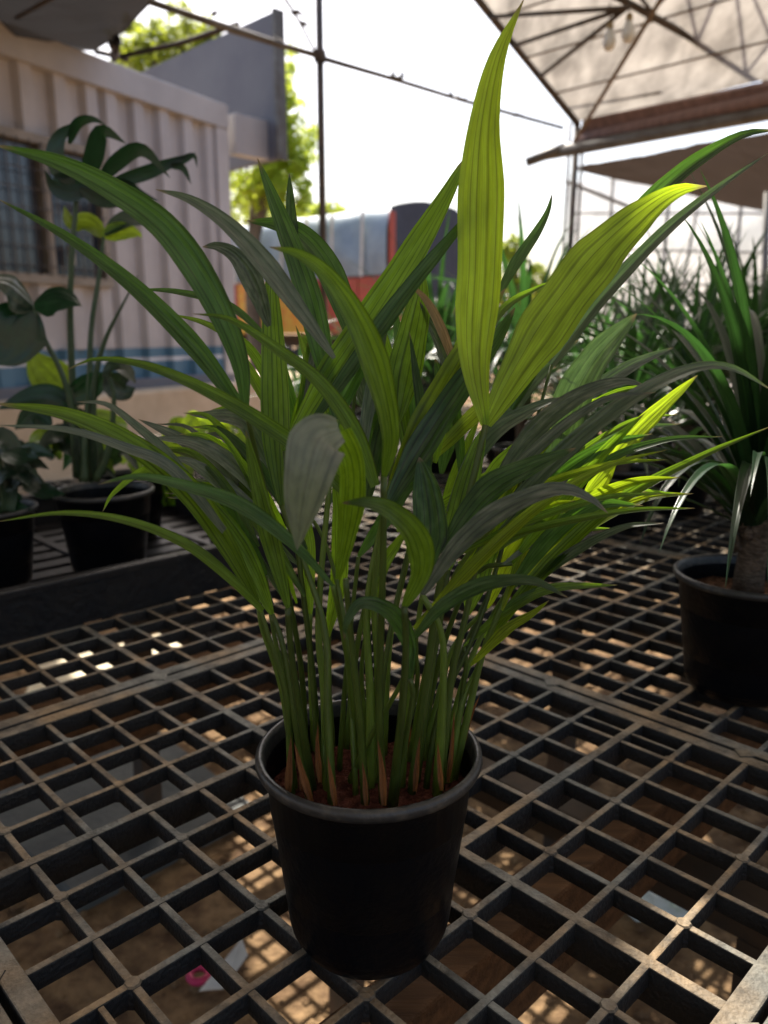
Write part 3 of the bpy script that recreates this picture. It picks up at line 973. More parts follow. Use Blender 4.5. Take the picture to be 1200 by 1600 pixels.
BW = 0.36
rx_len, ry_len = PW - 2 * BW * SU + .002, PH - 2 * BW * SV + .002
me_rx = rib_mesh('rib_long', rx_len, .0060, .0155, -.0006, 0)
me_ry = rib_mesh('rib_cross', ry_len, .0060, .0150, -.0014, 1)
me_ryT = rib_mesh('rib_cross_deep', ry_len, .0096, .029, -.0004, 1)
me_rxH1 = rib_mesh('rib_half', rx_len / 2, .0060, .0155, -.0006, 0)
me_rxHT = rib_mesh('rib_half_deep', rx_len / 2, .0092, .028, -.0001, 0)
me_slot = rib_mesh('slot_rib', 2 * SV, .0045, .014, -.0018, 1)
nd = MB()
oct_r = .0060
nd.rings([[Vector((r * math.cos(math.pi / 4 * k + math.pi / 8), r * math.sin(math.pi / 4 * k + math.pi / 8), z)) for k in range(8)] for r, z in ((oct_r + .001, -.0162), (oct_r, -.0011), (oct_r - .0012, .0001))])
me_node = bpy.data.meshes.new('node')
me_node.from_pydata([tuple(p) for p in nd.v], [], nd.f)
me_node.materials.append(M['bench'])
bord = []
for k in range(4):
    m = MB()
    wx, wy = BW * SU, BW * SV
    if k == 0:
        m.box((PW / 2, wy / 2 + .0012, -.0095), PW / 2 - .0012, wy / 2 - .0012, .010, None, .0016)
    elif k == 1:
        m.box((PW / 2, PH - wy / 2 - .0012, -.0095), PW / 2 - .0012, wy / 2 - .0012, .010, None, .0016)
    elif k == 2:
        m.box((wx / 2 + .0012, PH / 2, -.0098), wx / 2 - .0012, PH / 2 - wy - .0004, .010, None, .0016)
    else:
        m.box((PW - wx / 2 - .0012, PH / 2, -.0098), wx / 2 - .0012, PH / 2 - wy - .0004, .010, None, .0016)
    me = bpy.data.meshes.new('border')
    me.from_pydata([tuple(p) for p in m.v], [], m.f)
    me.materials.append(M['bench'])
    bord.append(me)
tabm = MB().box((0, 0, -.009), .0075, .0075, .010, (Vector((.707, .707, 0)), Vector((-.707, .707, 0)), up), .0015)
me_tab = bpy.data.meshes.new('seam_tab')
me_tab.from_pydata([tuple(p) for p in tabm.v], [], tabm.f)
me_tab.materials.append(M['bench'])


def panel(a, b, label):
    o = grid(-3.27 + a * NC, 9.25 + b * NC, 0)
    t = thing('bench_grating', label, 'bench panel', tuple(o), GA, group='black grid panels of the plant bench')
    x_of = lambda i: (i + 3.27) * SU
    y_of = lambda j: (9.25 - j) * SV
    for k in range(4):
        inst('border', bord[k], t)
    mir = (a + b) % 2
    for j in range(-2, 9):
        if j in (1, 5):
            left_thick = (j == 1) != bool(mir)
            inst('rib', me_rxHT if left_thick else me_rxH1, t, (BW * SU - .001, y_of(j), 0))
            inst('rib', me_rxH1 if left_thick else me_rxHT, t, (BW * SU - .001 + rx_len / 2, y_of(j), 0))
        else:
            inst('rib', me_rx, t, (BW * SU - .001, y_of(j), 0))
    for i in range(-2, 9):
        inst('cross_rib', me_ryT if i == 3 else me_ry, t, (x_of(i), BW * SV - .001, 0))
    inst('slot_rib', me_slot, t, ((x_of(8) + PW - BW * SU) / 2, y_of(6), 0))
    inst('slot_rib', me_slot, t, ((x_of(-2) + BW * SU) / 2, y_of(6), 0))
    for i in range(-2, 9, 2):
        for j in range(-2, 9, 2):
            inst('node', me_node, t, (x_of(i), y_of(j), 0))
    for q in (2.82, 6.86, -1.2):
        inst('seam_tab', me_tab, t, (PW - .001, y_of(q), .0006))
        inst('seam_tab', me_tab, t, (x_of(q), PH - .001, .0006))
    return t


PANELS = {
    (0, 0): 'black plastic grid panel carrying the bushy palm pot, dusty tan on its bars',
    (-1, 0): 'grid panel corner meeting the palm panel beside the dropped pink ring',
    (0, 1): 'grid panel whose dusty border meets the palm panel near the white plastic bag',
    (1, 0): 'grid panel carrying the sword leaved plant with a woody trunk',
    (0, -1): 'grid panel carrying the black tray, bright ground showing through its cells',
    (1, -1): 'grid panel behind the palm pot reaching back from the seam crossing',
    (-1, -1): 'grid panel under the near end of the black tray',
    (2, 0): 'grid panel under the back row of black pots with sword leaved plants',
    (2, -1): 'grid panel farther back in the shade behind the palm stalks',
    (1, -2): 'grid panel behind the tray holding the limp lime green seedlings',
    (2, 1): 'grid panel under pots past the trunked plant',
    (1, 1): 'grid panel beside the trunked plant, past the long seam',
    (0, -2): 'grid panel under the far end of the tray with the split leaf plant',
    (2, -2): 'farthest grid panel of the bench towards the truck',
    (3, 0): 'far grid panel under the last pots of sword leaved plants',
    (3, 1): 'far grid panel below the neighbouring greenhouse roof',
    (3, -1): 'far grid panel between the last pots and the truck',
    (4, -1): 'grid panel at the far bench end below the brown net roof',
    (3, -2): 'grid panel at the far bench end facing the truck',
    (2, -3): 'grid panel at the far bench end facing the cabin plinth',
    (-1, -2): 'grid panel under the back of the tray, facing the barred window',
}
for (a, b), lab in PANELS.items():
    panel(a, b, lab)

# ---- bench frame: timber bearers and posts
bf = thing('trestle', 'timber bearers and posts holding up the grid panels', 'bench frame', tuple(grid(3, 3, GROUND)))
for jj, r in ((5.55, (-16, 46)), (-6.0, (-16, 46)), (-17.5, (-4, 46)), (17.0, (2, 46))):
    p, q = grid(r[0], jj), grid(r[1], jj)
    MB().box((p + q) / 2 + up * -.10, (q - p).length / 2, .022, .045, (U, VV, up), .003).build('bearer', 'wood', bf)
for ii, r in ((-3.27, (-20, 20)), (9.23, (-28, 20)), (21.73, (-28, 20)), (34.2, (-28, 20))):
    p, q = grid(ii, r[0]), grid(ii, r[1])
    MB().box((p + q) / 2 + up * -.168, (q - p).length / 2, .02, .022, (VV, U, up), .003).build('cross_bearer', 'steel', bf)
    for jj in (-16, -3.9, 7.6, 18):
        MB().box(grid(ii, jj, (GROUND - .19) / 2), .022, .022, (-.19 - GROUND) / 2, (U, VV, up)).build('post', 'steel', bf)

# ---- what lies on the ground under the bench
def ground_at(x, y, lift=0.0):
    return atz(x, y, GROUND + lift)


for (cs, lab, hh) in (
        ([(-60, 1240), (235, 1130), (395, 1255), (120, 1400)], 'long grey concrete slab lying on the soil under the bench', .05),
        ([(395, 1140), (475, 1100), (560, 1160), (430, 1235)], 'small grey concrete block lying just past the long slab', .05)):
    pts = [ground_at(x, y, hh) for x, y in cs]
    c = sum(pts, Vector()) / 4
    m = MB().rings([[p - up * (hh + .03) for p in pts], [p - up * .006 for p in pts], [p + (c - p) * .012 for p in pts]])
    tag(m.build('concrete_slab', 'concrete', loc=tuple(c - up * hh)), lab, 'slab')
bpts = [ground_at(x, y, .03) for x, y in ((20, 1125), (60, 1040), (345, 965), (370, 1020))]  # pale board added to brighten the sunlit patch of ground
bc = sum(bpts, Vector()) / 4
M['sun_patch'] = mat('sun_patch_board', (0.62, 0.53, 0.36), 0.8, (0.74, 0.66, 0.48), 6, 0.2, 40, stretch=(1, 6, 1))
tag(MB().rings([[p - up * .025 for p in bpts], [p for p in bpts]]).build('sun_patch_board', 'sun_patch', loc=tuple(bc - up * .03)), 'pale cream board added to brighten the sunlit ground under the bench', 'board')
pk = ground_at(311, 1523, .02)
rg_ = MB()
rings = []
for k in range(28):
    a = 2 * math.pi * k / 28
    ce = pk + Vector((math.cos(a), math.sin(a) * 1.0, 0)) * .017
    rd = Vector((math.cos(a), math.sin(a), 0))
    rings.append([ce + rd * (.0068 * math.cos(2 * math.pi * q / 8)) + up * (.0068 * math.sin(2 * math.pi * q / 8)) for q in range(8)])
rg_.rings(rings + [rings[0]], cap=False)
tag(rg_.build('plastic_ring', 'pink', smooth=True, loc=tuple(pk)), 'small pink plastic ring dropped on the soil under the bench', 'ring')
pc = ground_at(345, 1535, .02)
pv = [pc + Vector(q) for q in ((-.035, -.02, 0), (.01, -.028, .012), (.045, .03, .03), (.03, .055, .045), (-.01, .02, .008))]
m = MB().rings([pv, [p + Vector((0, -.001, .0012)) for p in pv]])
tag(m.build('paper_scrap', 'paper', loc=tuple(pc)), 'crumpled white paper scrap beside the pink ring', 'paper')
bg = ground_at(1018, 1390, .03)
v, f = [], []
NU, NV = 18, 10
for j in range(NV + 1):
    for i in range(NU):
        th, ph = 2 * math.pi * i / NU, math.pi * j / NV
        d = Vector((math.sin(ph) * math.cos(th), math.sin(ph) * math.sin(th), math.cos(ph)))
        r = 1 + .5 * noise.noise(d * 2.6) + .28 * noise.noise(d * 6)
        v.append(bg + Vector((d.x * .11 * r, d.y * .075 * r, d.z * .05 * r)))
for j in range(NV):
    for i in range(NU):
        f.append((j * NU + i, j * NU + (i + 1) % NU, (j + 1) * NU + (i + 1) % NU, (j + 1) * NU + i))
tag(obj('plastic_bag', v, f, 'bagwhite', loc=tuple(bg)), 'crumpled white and green plastic bag lying on the soil under the bench', 'bag')

# ------------------------------------------------------------------ pots
POT = [(.042, .0), (.049, .0025), (.0545, .011), (.0565, .018), (.0642, .088), (.0648, .0935), (.0668, .0945), (.0692, .1225), (.0712, .1245)]
RIM = [(.0712, .1240), (.0748, .1248), (.0760, .1275), (.0756, .1305), (.0738, .1322), (.0716, .1320), (.0702, .129), (.0690, .1215)]
INN = [(.0690, .1218), (.0662, .095), (.0655, .088), (.055, .012), (.04, .006), (.0005, .006)]


def pot_parts(t, c, k=1.0, soil=.106, soilmat='soil', seed=1, n=56, kz=None):
    kz = kz or k
    body = MB().lathe(c, [(r * k, z * kz) for r, z in ([(.0005, .0)] + POT)], n).lathe(c, [(r * k, z * kz) for r, z in INN], n).build('pot', 'pot', t, smooth=True)
    MB().lathe(c, [(r * k, z * kz) for r, z in RIM], n).build('rim', 'pot_rim', body, smooth=True)
    r = random.Random(seed)
    v, f = [c + up * soil * kz], []
    R = .0672 * k
    for q in range(1, 13):
        for i in range(n):
            a = 2 * math.pi * i / n
            rr = R * q / 12
            p = c + Vector((rr * math.cos(a), rr * math.sin(a), soil * kz))
            p.z += .0045 * noise.noise(p * 60 + Vector((seed, 0, 0))) + .0025 * noise.noise(p * 170) + (0 if q < 12 else -.003)
            v.append(p)
    for i in range(n):
        f.append((0, 1 + i, 1 + (i + 1) % n))
    for q in range(11):
        for i in range(n):
            a, b = 1 + q * n + i, 1 + q * n + (i + 1) % n
            f.append((a, a + n, b + n, b))
    obj('soil', v, f, soilmat, t, smooth=True)
    return body


# ------------------------------------------------------------------ the bushy palm
PC = Vector((at(577, 1178, .4895).x, .482, .0012))
palm = thing('potted_palm', 'bushy young palm with long backlit leaves in a black plastic pot', 'potted palm', tuple(PC))
pot_parts(palm, PC, .987, seed=2, kz=1.065)
SOIL_Z = PC.z + .112


def leaf(pts, w, Ys, roll=0, m='palm', prof='palm', fold=.22, curl=0.0, twist=0, n=28, wav=.03, pleats=4, pleat=.035, name='leaf', parent=None):
    line = px_line(pts, Ys, n)
    mid = line[int(n * .45)]
    r = math.radians(roll)
    hw = w * .5 * depth(mid) / F / max(.35, math.cos(r))
    b = MB()
    blade(b, line, hw, cam_side(up_sign(line)), r, prof, fold, curl, pleats, pleat, n, 12, math.radians(twist), wav)
    return obj(name, b.v, b.f, m, parent or palm, b.uv, True)


def stalk(pts, Ys, r0=.0036, r1=.0022, m='stalk', base=True, name='stalk'):
    line = px_line(pts, Ys, 22)
    if base:
        g = atz(pts[0][0], pts[0][1], SOIL_Z)
        d = g - line[0]
        # swing the foot onto the soil, fading upward
        line = [p + d * (1 - k / 22) ** 2 for k, p in enumerate(line)]
        line[0] = line[0] - up * .006
    rad = [.70 * (r0 + (r1 - r0) * min(1, (k / 22) * 1.25)) for k in range(23)]
    b = MB().tube(line, rad, 8)
    return obj(name, b.v, b.f, m, palm, b.uv, True)


Y0 = .49
LEAVES = [
    # --- bright pair right of centre
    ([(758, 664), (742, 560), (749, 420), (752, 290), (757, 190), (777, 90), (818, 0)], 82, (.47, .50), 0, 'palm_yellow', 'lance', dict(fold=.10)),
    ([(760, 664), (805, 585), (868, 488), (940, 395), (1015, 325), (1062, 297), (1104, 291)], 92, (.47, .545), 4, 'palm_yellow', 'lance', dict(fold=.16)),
    ([(862, 570), (945, 462), (1040, 362), (1125, 292), (1205, 236)], 30, (.53, .60), 20, 'palm_sheen', 'sword', dict(fold=.5)),
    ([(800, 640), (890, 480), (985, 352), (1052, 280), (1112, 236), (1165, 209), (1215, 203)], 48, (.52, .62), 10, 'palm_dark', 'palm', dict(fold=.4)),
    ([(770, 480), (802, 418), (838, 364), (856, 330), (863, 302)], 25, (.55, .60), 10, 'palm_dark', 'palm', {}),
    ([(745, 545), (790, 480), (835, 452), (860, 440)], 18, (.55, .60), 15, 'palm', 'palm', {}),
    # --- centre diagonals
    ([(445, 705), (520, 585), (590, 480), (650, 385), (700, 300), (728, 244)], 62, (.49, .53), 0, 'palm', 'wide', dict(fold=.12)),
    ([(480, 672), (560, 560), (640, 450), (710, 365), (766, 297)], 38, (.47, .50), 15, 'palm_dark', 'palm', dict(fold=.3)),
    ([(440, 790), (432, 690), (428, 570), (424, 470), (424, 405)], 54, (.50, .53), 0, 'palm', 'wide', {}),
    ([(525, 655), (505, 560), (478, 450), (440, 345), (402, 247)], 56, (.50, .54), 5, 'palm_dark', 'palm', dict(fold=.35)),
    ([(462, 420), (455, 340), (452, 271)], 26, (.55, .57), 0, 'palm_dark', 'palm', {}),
    ([(522, 560), (470, 490), (405, 405), (350, 348), (295, 312), (243, 296)], 44, (.45, .47), 30, 'palm_sheen', 'palm', dict(fold=.3)),
    ([(420, 510), (395, 445), (368, 402), (340, 386), (316, 386)], 46, (.50, .48), 25, 'palm_sheen', 'palm', dict(fold=.25)),
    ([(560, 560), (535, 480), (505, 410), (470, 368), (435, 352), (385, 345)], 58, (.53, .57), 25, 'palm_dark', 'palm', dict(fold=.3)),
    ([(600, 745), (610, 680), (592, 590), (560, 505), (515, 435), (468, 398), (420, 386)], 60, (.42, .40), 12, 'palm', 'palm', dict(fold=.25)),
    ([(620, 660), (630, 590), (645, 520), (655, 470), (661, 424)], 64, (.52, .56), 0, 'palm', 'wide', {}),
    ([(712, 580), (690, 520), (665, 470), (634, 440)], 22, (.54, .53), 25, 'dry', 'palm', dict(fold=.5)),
    ([(705, 610), (690, 550), (668, 500), (655, 470)], 24, (.55, .55), 25, 'palm_sheen', 'palm', dict(fold=.5)),
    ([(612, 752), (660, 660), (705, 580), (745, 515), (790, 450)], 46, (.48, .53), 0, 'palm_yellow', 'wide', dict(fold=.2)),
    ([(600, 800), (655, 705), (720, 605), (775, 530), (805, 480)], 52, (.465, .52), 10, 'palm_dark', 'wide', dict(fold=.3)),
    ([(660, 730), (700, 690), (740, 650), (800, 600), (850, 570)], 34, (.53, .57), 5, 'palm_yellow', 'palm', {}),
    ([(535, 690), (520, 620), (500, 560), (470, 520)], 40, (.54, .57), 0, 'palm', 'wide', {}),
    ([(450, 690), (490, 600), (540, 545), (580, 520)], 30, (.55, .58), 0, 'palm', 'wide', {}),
    ([(575, 655), (560, 600), (552, 570), (548, 545)], 28, (.57, .58), 30, 'palm_sheen', 'palm', {}),
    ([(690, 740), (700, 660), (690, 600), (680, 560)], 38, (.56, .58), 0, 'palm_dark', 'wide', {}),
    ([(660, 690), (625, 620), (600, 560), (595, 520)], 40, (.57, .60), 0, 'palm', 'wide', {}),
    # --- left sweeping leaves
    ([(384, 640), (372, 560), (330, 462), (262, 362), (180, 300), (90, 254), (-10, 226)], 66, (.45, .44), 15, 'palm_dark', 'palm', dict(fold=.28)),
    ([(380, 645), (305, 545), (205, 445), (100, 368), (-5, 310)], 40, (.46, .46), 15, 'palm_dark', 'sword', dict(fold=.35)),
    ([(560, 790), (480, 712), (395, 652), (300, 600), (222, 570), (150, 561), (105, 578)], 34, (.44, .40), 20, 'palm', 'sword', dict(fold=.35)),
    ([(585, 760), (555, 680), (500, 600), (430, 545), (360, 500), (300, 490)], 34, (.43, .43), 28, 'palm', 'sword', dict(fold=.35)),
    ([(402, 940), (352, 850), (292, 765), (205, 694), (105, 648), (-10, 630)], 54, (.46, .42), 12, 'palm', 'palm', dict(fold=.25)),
    ([(350, 830), (270, 735), (195, 700), (105, 672), (-10, 664)], 24, (.45, .41), 35, 'palm_sheen', 'sword', dict(fold=.2)),
    ([(330, 790), (262, 712), (205, 660), (165, 632), (120, 628)], 22, (.46, .43), 40, 'palm_sheen', 'palm', {}),
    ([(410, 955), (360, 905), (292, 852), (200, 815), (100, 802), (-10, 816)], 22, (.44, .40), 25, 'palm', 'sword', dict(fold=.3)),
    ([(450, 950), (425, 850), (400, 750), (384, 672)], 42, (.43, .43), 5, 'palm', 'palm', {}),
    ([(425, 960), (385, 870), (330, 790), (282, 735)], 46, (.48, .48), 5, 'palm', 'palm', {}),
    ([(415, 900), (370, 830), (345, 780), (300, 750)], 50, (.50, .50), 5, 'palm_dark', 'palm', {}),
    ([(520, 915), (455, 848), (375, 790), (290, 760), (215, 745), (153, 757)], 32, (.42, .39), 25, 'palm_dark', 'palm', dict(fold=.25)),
    ([(400, 800), (345, 735), (285, 690), (216, 655)], 34, (.53, .50), 45, 'palm_sheen', 'palm', dict(fold=.2)),
    ([(420, 790), (370, 735), (310, 695), (238, 684)], 36, (.51, .48), 45, 'palm_sheen', 'palm', dict(fold=.2)),
    ([(415, 810), (355, 765), (300, 725), (262, 715)], 32, (.50, .47), 45, 'palm_sheen', 'palm', dict(fold=.2)),
    ([(395, 770), (375, 715), (355, 685), (320, 678)], 36, (.54, .54), 40, 'palm_sheen', 'palm', dict(fold=.2)),
    ([(420, 730), (395, 680), (370, 655), (296, 648)], 40, (.56, .55), 40, 'palm_sheen', 'palm', dict(fold=.2)),
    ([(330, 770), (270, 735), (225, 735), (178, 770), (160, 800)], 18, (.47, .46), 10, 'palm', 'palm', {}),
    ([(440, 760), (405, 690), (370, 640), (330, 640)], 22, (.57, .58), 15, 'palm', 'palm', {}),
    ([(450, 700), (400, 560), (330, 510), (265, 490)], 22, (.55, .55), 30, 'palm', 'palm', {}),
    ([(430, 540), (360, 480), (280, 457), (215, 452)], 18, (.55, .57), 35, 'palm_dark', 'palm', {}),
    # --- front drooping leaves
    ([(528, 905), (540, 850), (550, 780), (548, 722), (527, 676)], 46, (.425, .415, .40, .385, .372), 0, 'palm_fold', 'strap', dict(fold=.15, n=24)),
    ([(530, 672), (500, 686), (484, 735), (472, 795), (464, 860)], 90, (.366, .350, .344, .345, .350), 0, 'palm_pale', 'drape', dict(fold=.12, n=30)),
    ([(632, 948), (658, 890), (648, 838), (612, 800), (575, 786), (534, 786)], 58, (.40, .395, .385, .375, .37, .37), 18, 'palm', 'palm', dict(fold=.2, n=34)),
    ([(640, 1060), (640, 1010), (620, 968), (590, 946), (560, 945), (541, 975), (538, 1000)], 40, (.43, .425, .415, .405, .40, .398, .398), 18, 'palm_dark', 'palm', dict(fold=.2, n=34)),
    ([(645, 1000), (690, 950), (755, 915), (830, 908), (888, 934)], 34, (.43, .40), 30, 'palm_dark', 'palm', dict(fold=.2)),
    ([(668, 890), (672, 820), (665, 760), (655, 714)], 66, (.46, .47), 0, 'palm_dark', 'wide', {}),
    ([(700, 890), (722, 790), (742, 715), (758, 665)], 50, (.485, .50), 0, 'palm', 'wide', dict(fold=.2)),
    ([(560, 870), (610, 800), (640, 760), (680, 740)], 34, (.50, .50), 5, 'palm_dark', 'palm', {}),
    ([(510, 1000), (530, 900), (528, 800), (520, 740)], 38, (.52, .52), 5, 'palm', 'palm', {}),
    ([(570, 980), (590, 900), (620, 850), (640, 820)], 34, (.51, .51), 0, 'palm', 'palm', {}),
    ([(485, 960), (480, 860), (470, 780), (465, 700)], 36, (.52, .54), 0, 'palm', 'palm', {}),
    # --- right sweeping leaves
    ([(725, 1010), (790, 955), (860, 920), (965, 914)], 24, (.49, .50), 12, 'palm', 'palm', {}),
    ([(735, 1040), (790, 985), (830, 960), (858, 938)], 24, (.48, .47), 5, 'palm_yellow', 'palm', {}),
    ([(660, 930), (720, 850), (790, 795), (870, 765), (920, 778), (950, 802)], 46, (.43, .41), 32, 'palm_sheen', 'palm', dict(fold=.2)),
    ([(650, 985), (745, 880), (845, 790), (945, 730), (1045, 702)], 28, (.45, .44), 20, 'palm_yellow', 'sword', dict(fold=.3)),
    ([(760, 1000), (860, 880), (965, 785), (1090, 716), (1210, 664)], 30, (.50, .50), 20, 'palm', 'sword', dict(fold=.3)),
    ([(770, 760), (830, 680), (905, 620), (970, 597), (1012, 604)], 42, (.49, .47), 35, 'palm_sheen', 'palm', dict(fold=.2)),
    ([(790, 800), (890, 700), (980, 628), (1070, 580), (1140, 574), (1210, 612)], 38, (.47, .46), 32, 'palm_sheen', 'sword', dict(fold=.2)),
    ([(860, 745), (888, 640), (930, 560), (995, 490)], 70, (.54, .55), 5, 'palm_sheen', 'wide', {}),
    ([(915, 770), (970, 700), (1030, 640), (1090, 586)], 42, (.52, .54), 0, 'palm_yellow', 'palm', dict(fold=.15)),
    ([(880, 650), (930, 610), (990, 570), (1052, 543)], 32, (.57, .60), 20, 'palm_sheen', 'palm', {}),
    ([(800, 880), (880, 780), (950, 700), (1008, 645)], 34, (.49, .49), 15, 'palm', 'palm', {}),
    ([(790, 830), (870, 745), (950, 695), (1020, 678)], 30, (.50, .49), 15, 'palm_dark', 'palm', {}),
    ([(820, 860), (930, 735), (1030, 690), (1130, 682)], 20, (.51, .50), 30, 'palm_dark', 'palm', {}),
    ([(690, 860), (760, 770), (830, 730), (900, 700)], 56, (.46, .45), 30, 'palm_dark', 'palm', dict(fold=.2)),
    ([(790, 930), (860, 840), (930, 790), (1005, 790)], 36, (.49, .47), 10, 'palm_dark', 'palm', {}),
    ([(830, 880), (900, 815), (960, 770), (1062, 772)], 22, (.52, .52), 20, 'palm', 'palm', {}),
    ([(760, 950), (800, 860), (850, 800), (880, 760)], 44, (.52, .52), 0, 'palm_yellow', 'palm', dict(fold=.3)),
    ([(800, 900), (880, 820), (940, 760), (970, 700)], 34, (.53, .54), 0, 'palm_yellow', 'palm', dict(fold=.3)),
    ([(730, 960), (755, 870), (785, 800), (800, 760)], 48, (.51, .53), 0, 'palm', 'wide', {}),
    ([(760, 700), (810, 620), (850, 575), (905, 530)], 40, (.58, .60), 5, 'palm_sheen', 'palm', {}),
    ([(700, 800), (760, 690), (830, 640), (880, 620)], 40, (.50, .52), 35, 'palm_sheen', 'palm', {}),
    ([(720, 820), (790, 720), (850, 680), (890, 665)], 40, (.51, .52), 5, 'palm', 'palm', {}),
    ([(620, 830), (690, 790), (770, 740), (830, 700)], 30, (.54, .55), 10, 'palm', 'palm', {}),
]
# slimmer leaflets filling the crown
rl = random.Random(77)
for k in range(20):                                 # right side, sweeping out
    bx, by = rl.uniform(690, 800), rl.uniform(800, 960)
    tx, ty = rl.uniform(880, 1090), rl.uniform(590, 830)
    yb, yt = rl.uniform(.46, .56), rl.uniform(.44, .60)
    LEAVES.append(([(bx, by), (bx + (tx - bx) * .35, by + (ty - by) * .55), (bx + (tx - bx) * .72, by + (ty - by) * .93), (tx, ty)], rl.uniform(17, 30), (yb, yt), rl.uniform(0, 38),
                   rl.choice(('palm', 'palm', 'palm_dark', 'palm_sheen', 'palm_yellow')), 'palm', dict(fold=rl.uniform(.2, .45))))
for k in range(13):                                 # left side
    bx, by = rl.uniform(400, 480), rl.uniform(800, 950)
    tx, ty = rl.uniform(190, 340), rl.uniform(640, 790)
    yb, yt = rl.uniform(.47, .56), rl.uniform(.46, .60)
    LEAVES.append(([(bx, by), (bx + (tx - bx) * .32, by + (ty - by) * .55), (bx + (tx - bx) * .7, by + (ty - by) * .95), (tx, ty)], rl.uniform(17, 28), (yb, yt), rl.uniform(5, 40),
                   rl.choice(('palm', 'palm_sheen', 'palm_sheen', 'palm_dark')), 'palm', dict(fold=rl.uniform(.2, .45))))
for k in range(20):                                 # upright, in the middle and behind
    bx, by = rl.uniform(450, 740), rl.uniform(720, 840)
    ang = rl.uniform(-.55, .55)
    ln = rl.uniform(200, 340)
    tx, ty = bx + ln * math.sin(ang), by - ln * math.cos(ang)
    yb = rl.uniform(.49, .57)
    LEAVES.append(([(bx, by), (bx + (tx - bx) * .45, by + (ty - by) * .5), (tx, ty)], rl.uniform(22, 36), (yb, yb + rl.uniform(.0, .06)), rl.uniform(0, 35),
                   rl.choice(('palm', 'palm', 'palm_dark', 'palm_dark', 'palm_sheen')), 'palm', dict(fold=rl.uniform(.2, .5), twist=rl.uniform(-40, 40))))
for (pts, w, Ys, roll, m, prof, kw) in LEAVES:
    leaf(pts, w * (.86 if m != 'palm_pale' else 1), Ys, roll, m, prof, **kw)

STALKS = [
    ([(456, 1240), (447, 1090), (418, 990), (402, 940)], (.45, .46), .0040, .0024),
    ([(462, 1232), (440, 1080), (410, 985), (404, 950)], (.47, .46), .0030, .0020),
    ([(484, 1246), (458, 1110), (442, 1010), (425, 960)], (.44, .47), .0040, .0026),
    ([(490, 1235), (470, 1120), (455, 1020), (450, 950)], (.44, .43), .0040, .0028),
    ([(519, 1256), (512, 1110), (505, 970), (440, 790)], (.44, .50), .0044, .0026),
    ([(510, 1225), (506, 1080), (498, 950), (525, 655)], (.47, .50), .0042, .0024),
    ([(500, 1215), (488, 1050), (474, 930), (445, 705)], (.48, .49), .0036, .0022),
    ([(478, 1180), (470, 1040), (440, 880), (384, 640)], (.51, .45), .0032, .0022),
    ([(571, 1258), (562, 1120), (548, 990), (540, 905)], (.43, .425), .0042, .0024),
    ([(599, 1256), (592, 1100), (598, 900), (600, 745)], (.43, .42), .0040, .0026),
    ([(612, 1258), (628, 1110), (634, 1010), (632, 948)], (.43, .40), .0044, .0026),
    ([(616, 1255), (640, 1120), (645, 1080), (640, 1060)], (.43, .43), .0034, .0022),
    ([(579, 1232), (578, 1080), (575, 930), (612, 752)], (.46, .48), .0046, .0026),
    ([(585, 1222), (590, 1060), (585, 930), (600, 800)], (.48, .465), .0040, .0026),
    ([(642, 1240), (664, 1080), (690, 900), (728, 790), (759, 664)], (.44, .47), .0042, .0028),
    ([(650, 1225), (672, 1060), (690, 960), (700, 890)], (.46, .485), .0040, .0024),
    ([(683, 1240), (692, 1080), (690, 990), (660, 930)], (.44, .43), .0050, .0026),
    ([(688, 1232), (705, 1060), (728, 960), (770, 760)], (.46, .49), .0042, .0024),
    ([(700, 1222), (722, 1100), (748, 1040), (760, 1000)], (.47, .50), .0042, .0026),
    ([(708, 1218), (735, 1100), (755, 1020), (790, 930)], (.48, .49), .0044, .0026),
    ([(706, 1210), (720, 1100), (728, 1040), (725, 1010)], (.49, .49), .0034, .0022),
    ([(545, 1222), (580, 1150), (630, 1060), (645, 1000)], (.47, .43), .0032, .0020),
    ([(560, 1190), (545, 1050), (530, 960), (520, 915)], (.50, .42), .0030, .0020),
    ([(640, 1190), (668, 1040), (710, 900), (790, 800)], (.52, .47), .0036, .0022),
    ([(655, 1180), (690, 1020), (740, 900), (800, 880)], (.53, .49), .0036, .0022),
    ([(600, 1180), (610, 1000), (640, 860), (660, 730)], (.53, .53), .0034, .0020),
    ([(520, 1170), (512, 1020), (530, 850), (560, 560)], (.53, .53), .0034, .0018),
    ([(540, 1175), (560, 1000), (600, 820), (620, 660)], (.54, .52), .0034, .0020),
    ([(490, 1170), (485, 1060), (484, 1000), (485, 960)], (.53, .52), .0030, .0022),
    ([(660, 1190), (695, 1050), (715, 1000), (760, 950)], (.53, .52), .0038, .0022),
    ([(620, 1200), (650, 1080), (650, 1020), (650, 985)], (.50, .45), .0030, .0020),
    ([(575, 1175), (565, 1060), (570, 1000), (570, 980)], (.54, .51), .0030, .0020),
    ([(510, 1240), (508, 1120), (508, 1040), (510, 1000)], (.45, .52), .0034, .0024),
    ([(680, 1180), (715, 1040), (780, 900), (860, 745)], (.53, .54), .0034, .0020),
    ([(690, 1190), (740, 1020), (830, 870), (915, 770)], (.52, .52), .0034, .0020),
    ([(530, 1200), (540, 1060), (550, 960), (560, 870)], (.51, .50), .0030, .0020),
    ([(470, 1200), (455, 1090), (430, 1000), (415, 900)], (.49, .50), .0030, .0020),
    ([(556, 1240), (548, 1100), (535, 950), (500, 830), (440, 760)], (.46, .54), .0030, .0018),
    ([(628, 1230), (640, 1080), (655, 960), (668, 890)], (.47, .46), .0032, .0022),
    ([(664, 1236), (690, 1100), (760, 940), (862, 570)], (.46, .53), .0032, .0016),
    ([(595, 1215), (600, 1050), (640, 850), (712, 580)], (.50, .54), .0030, .0016),
]
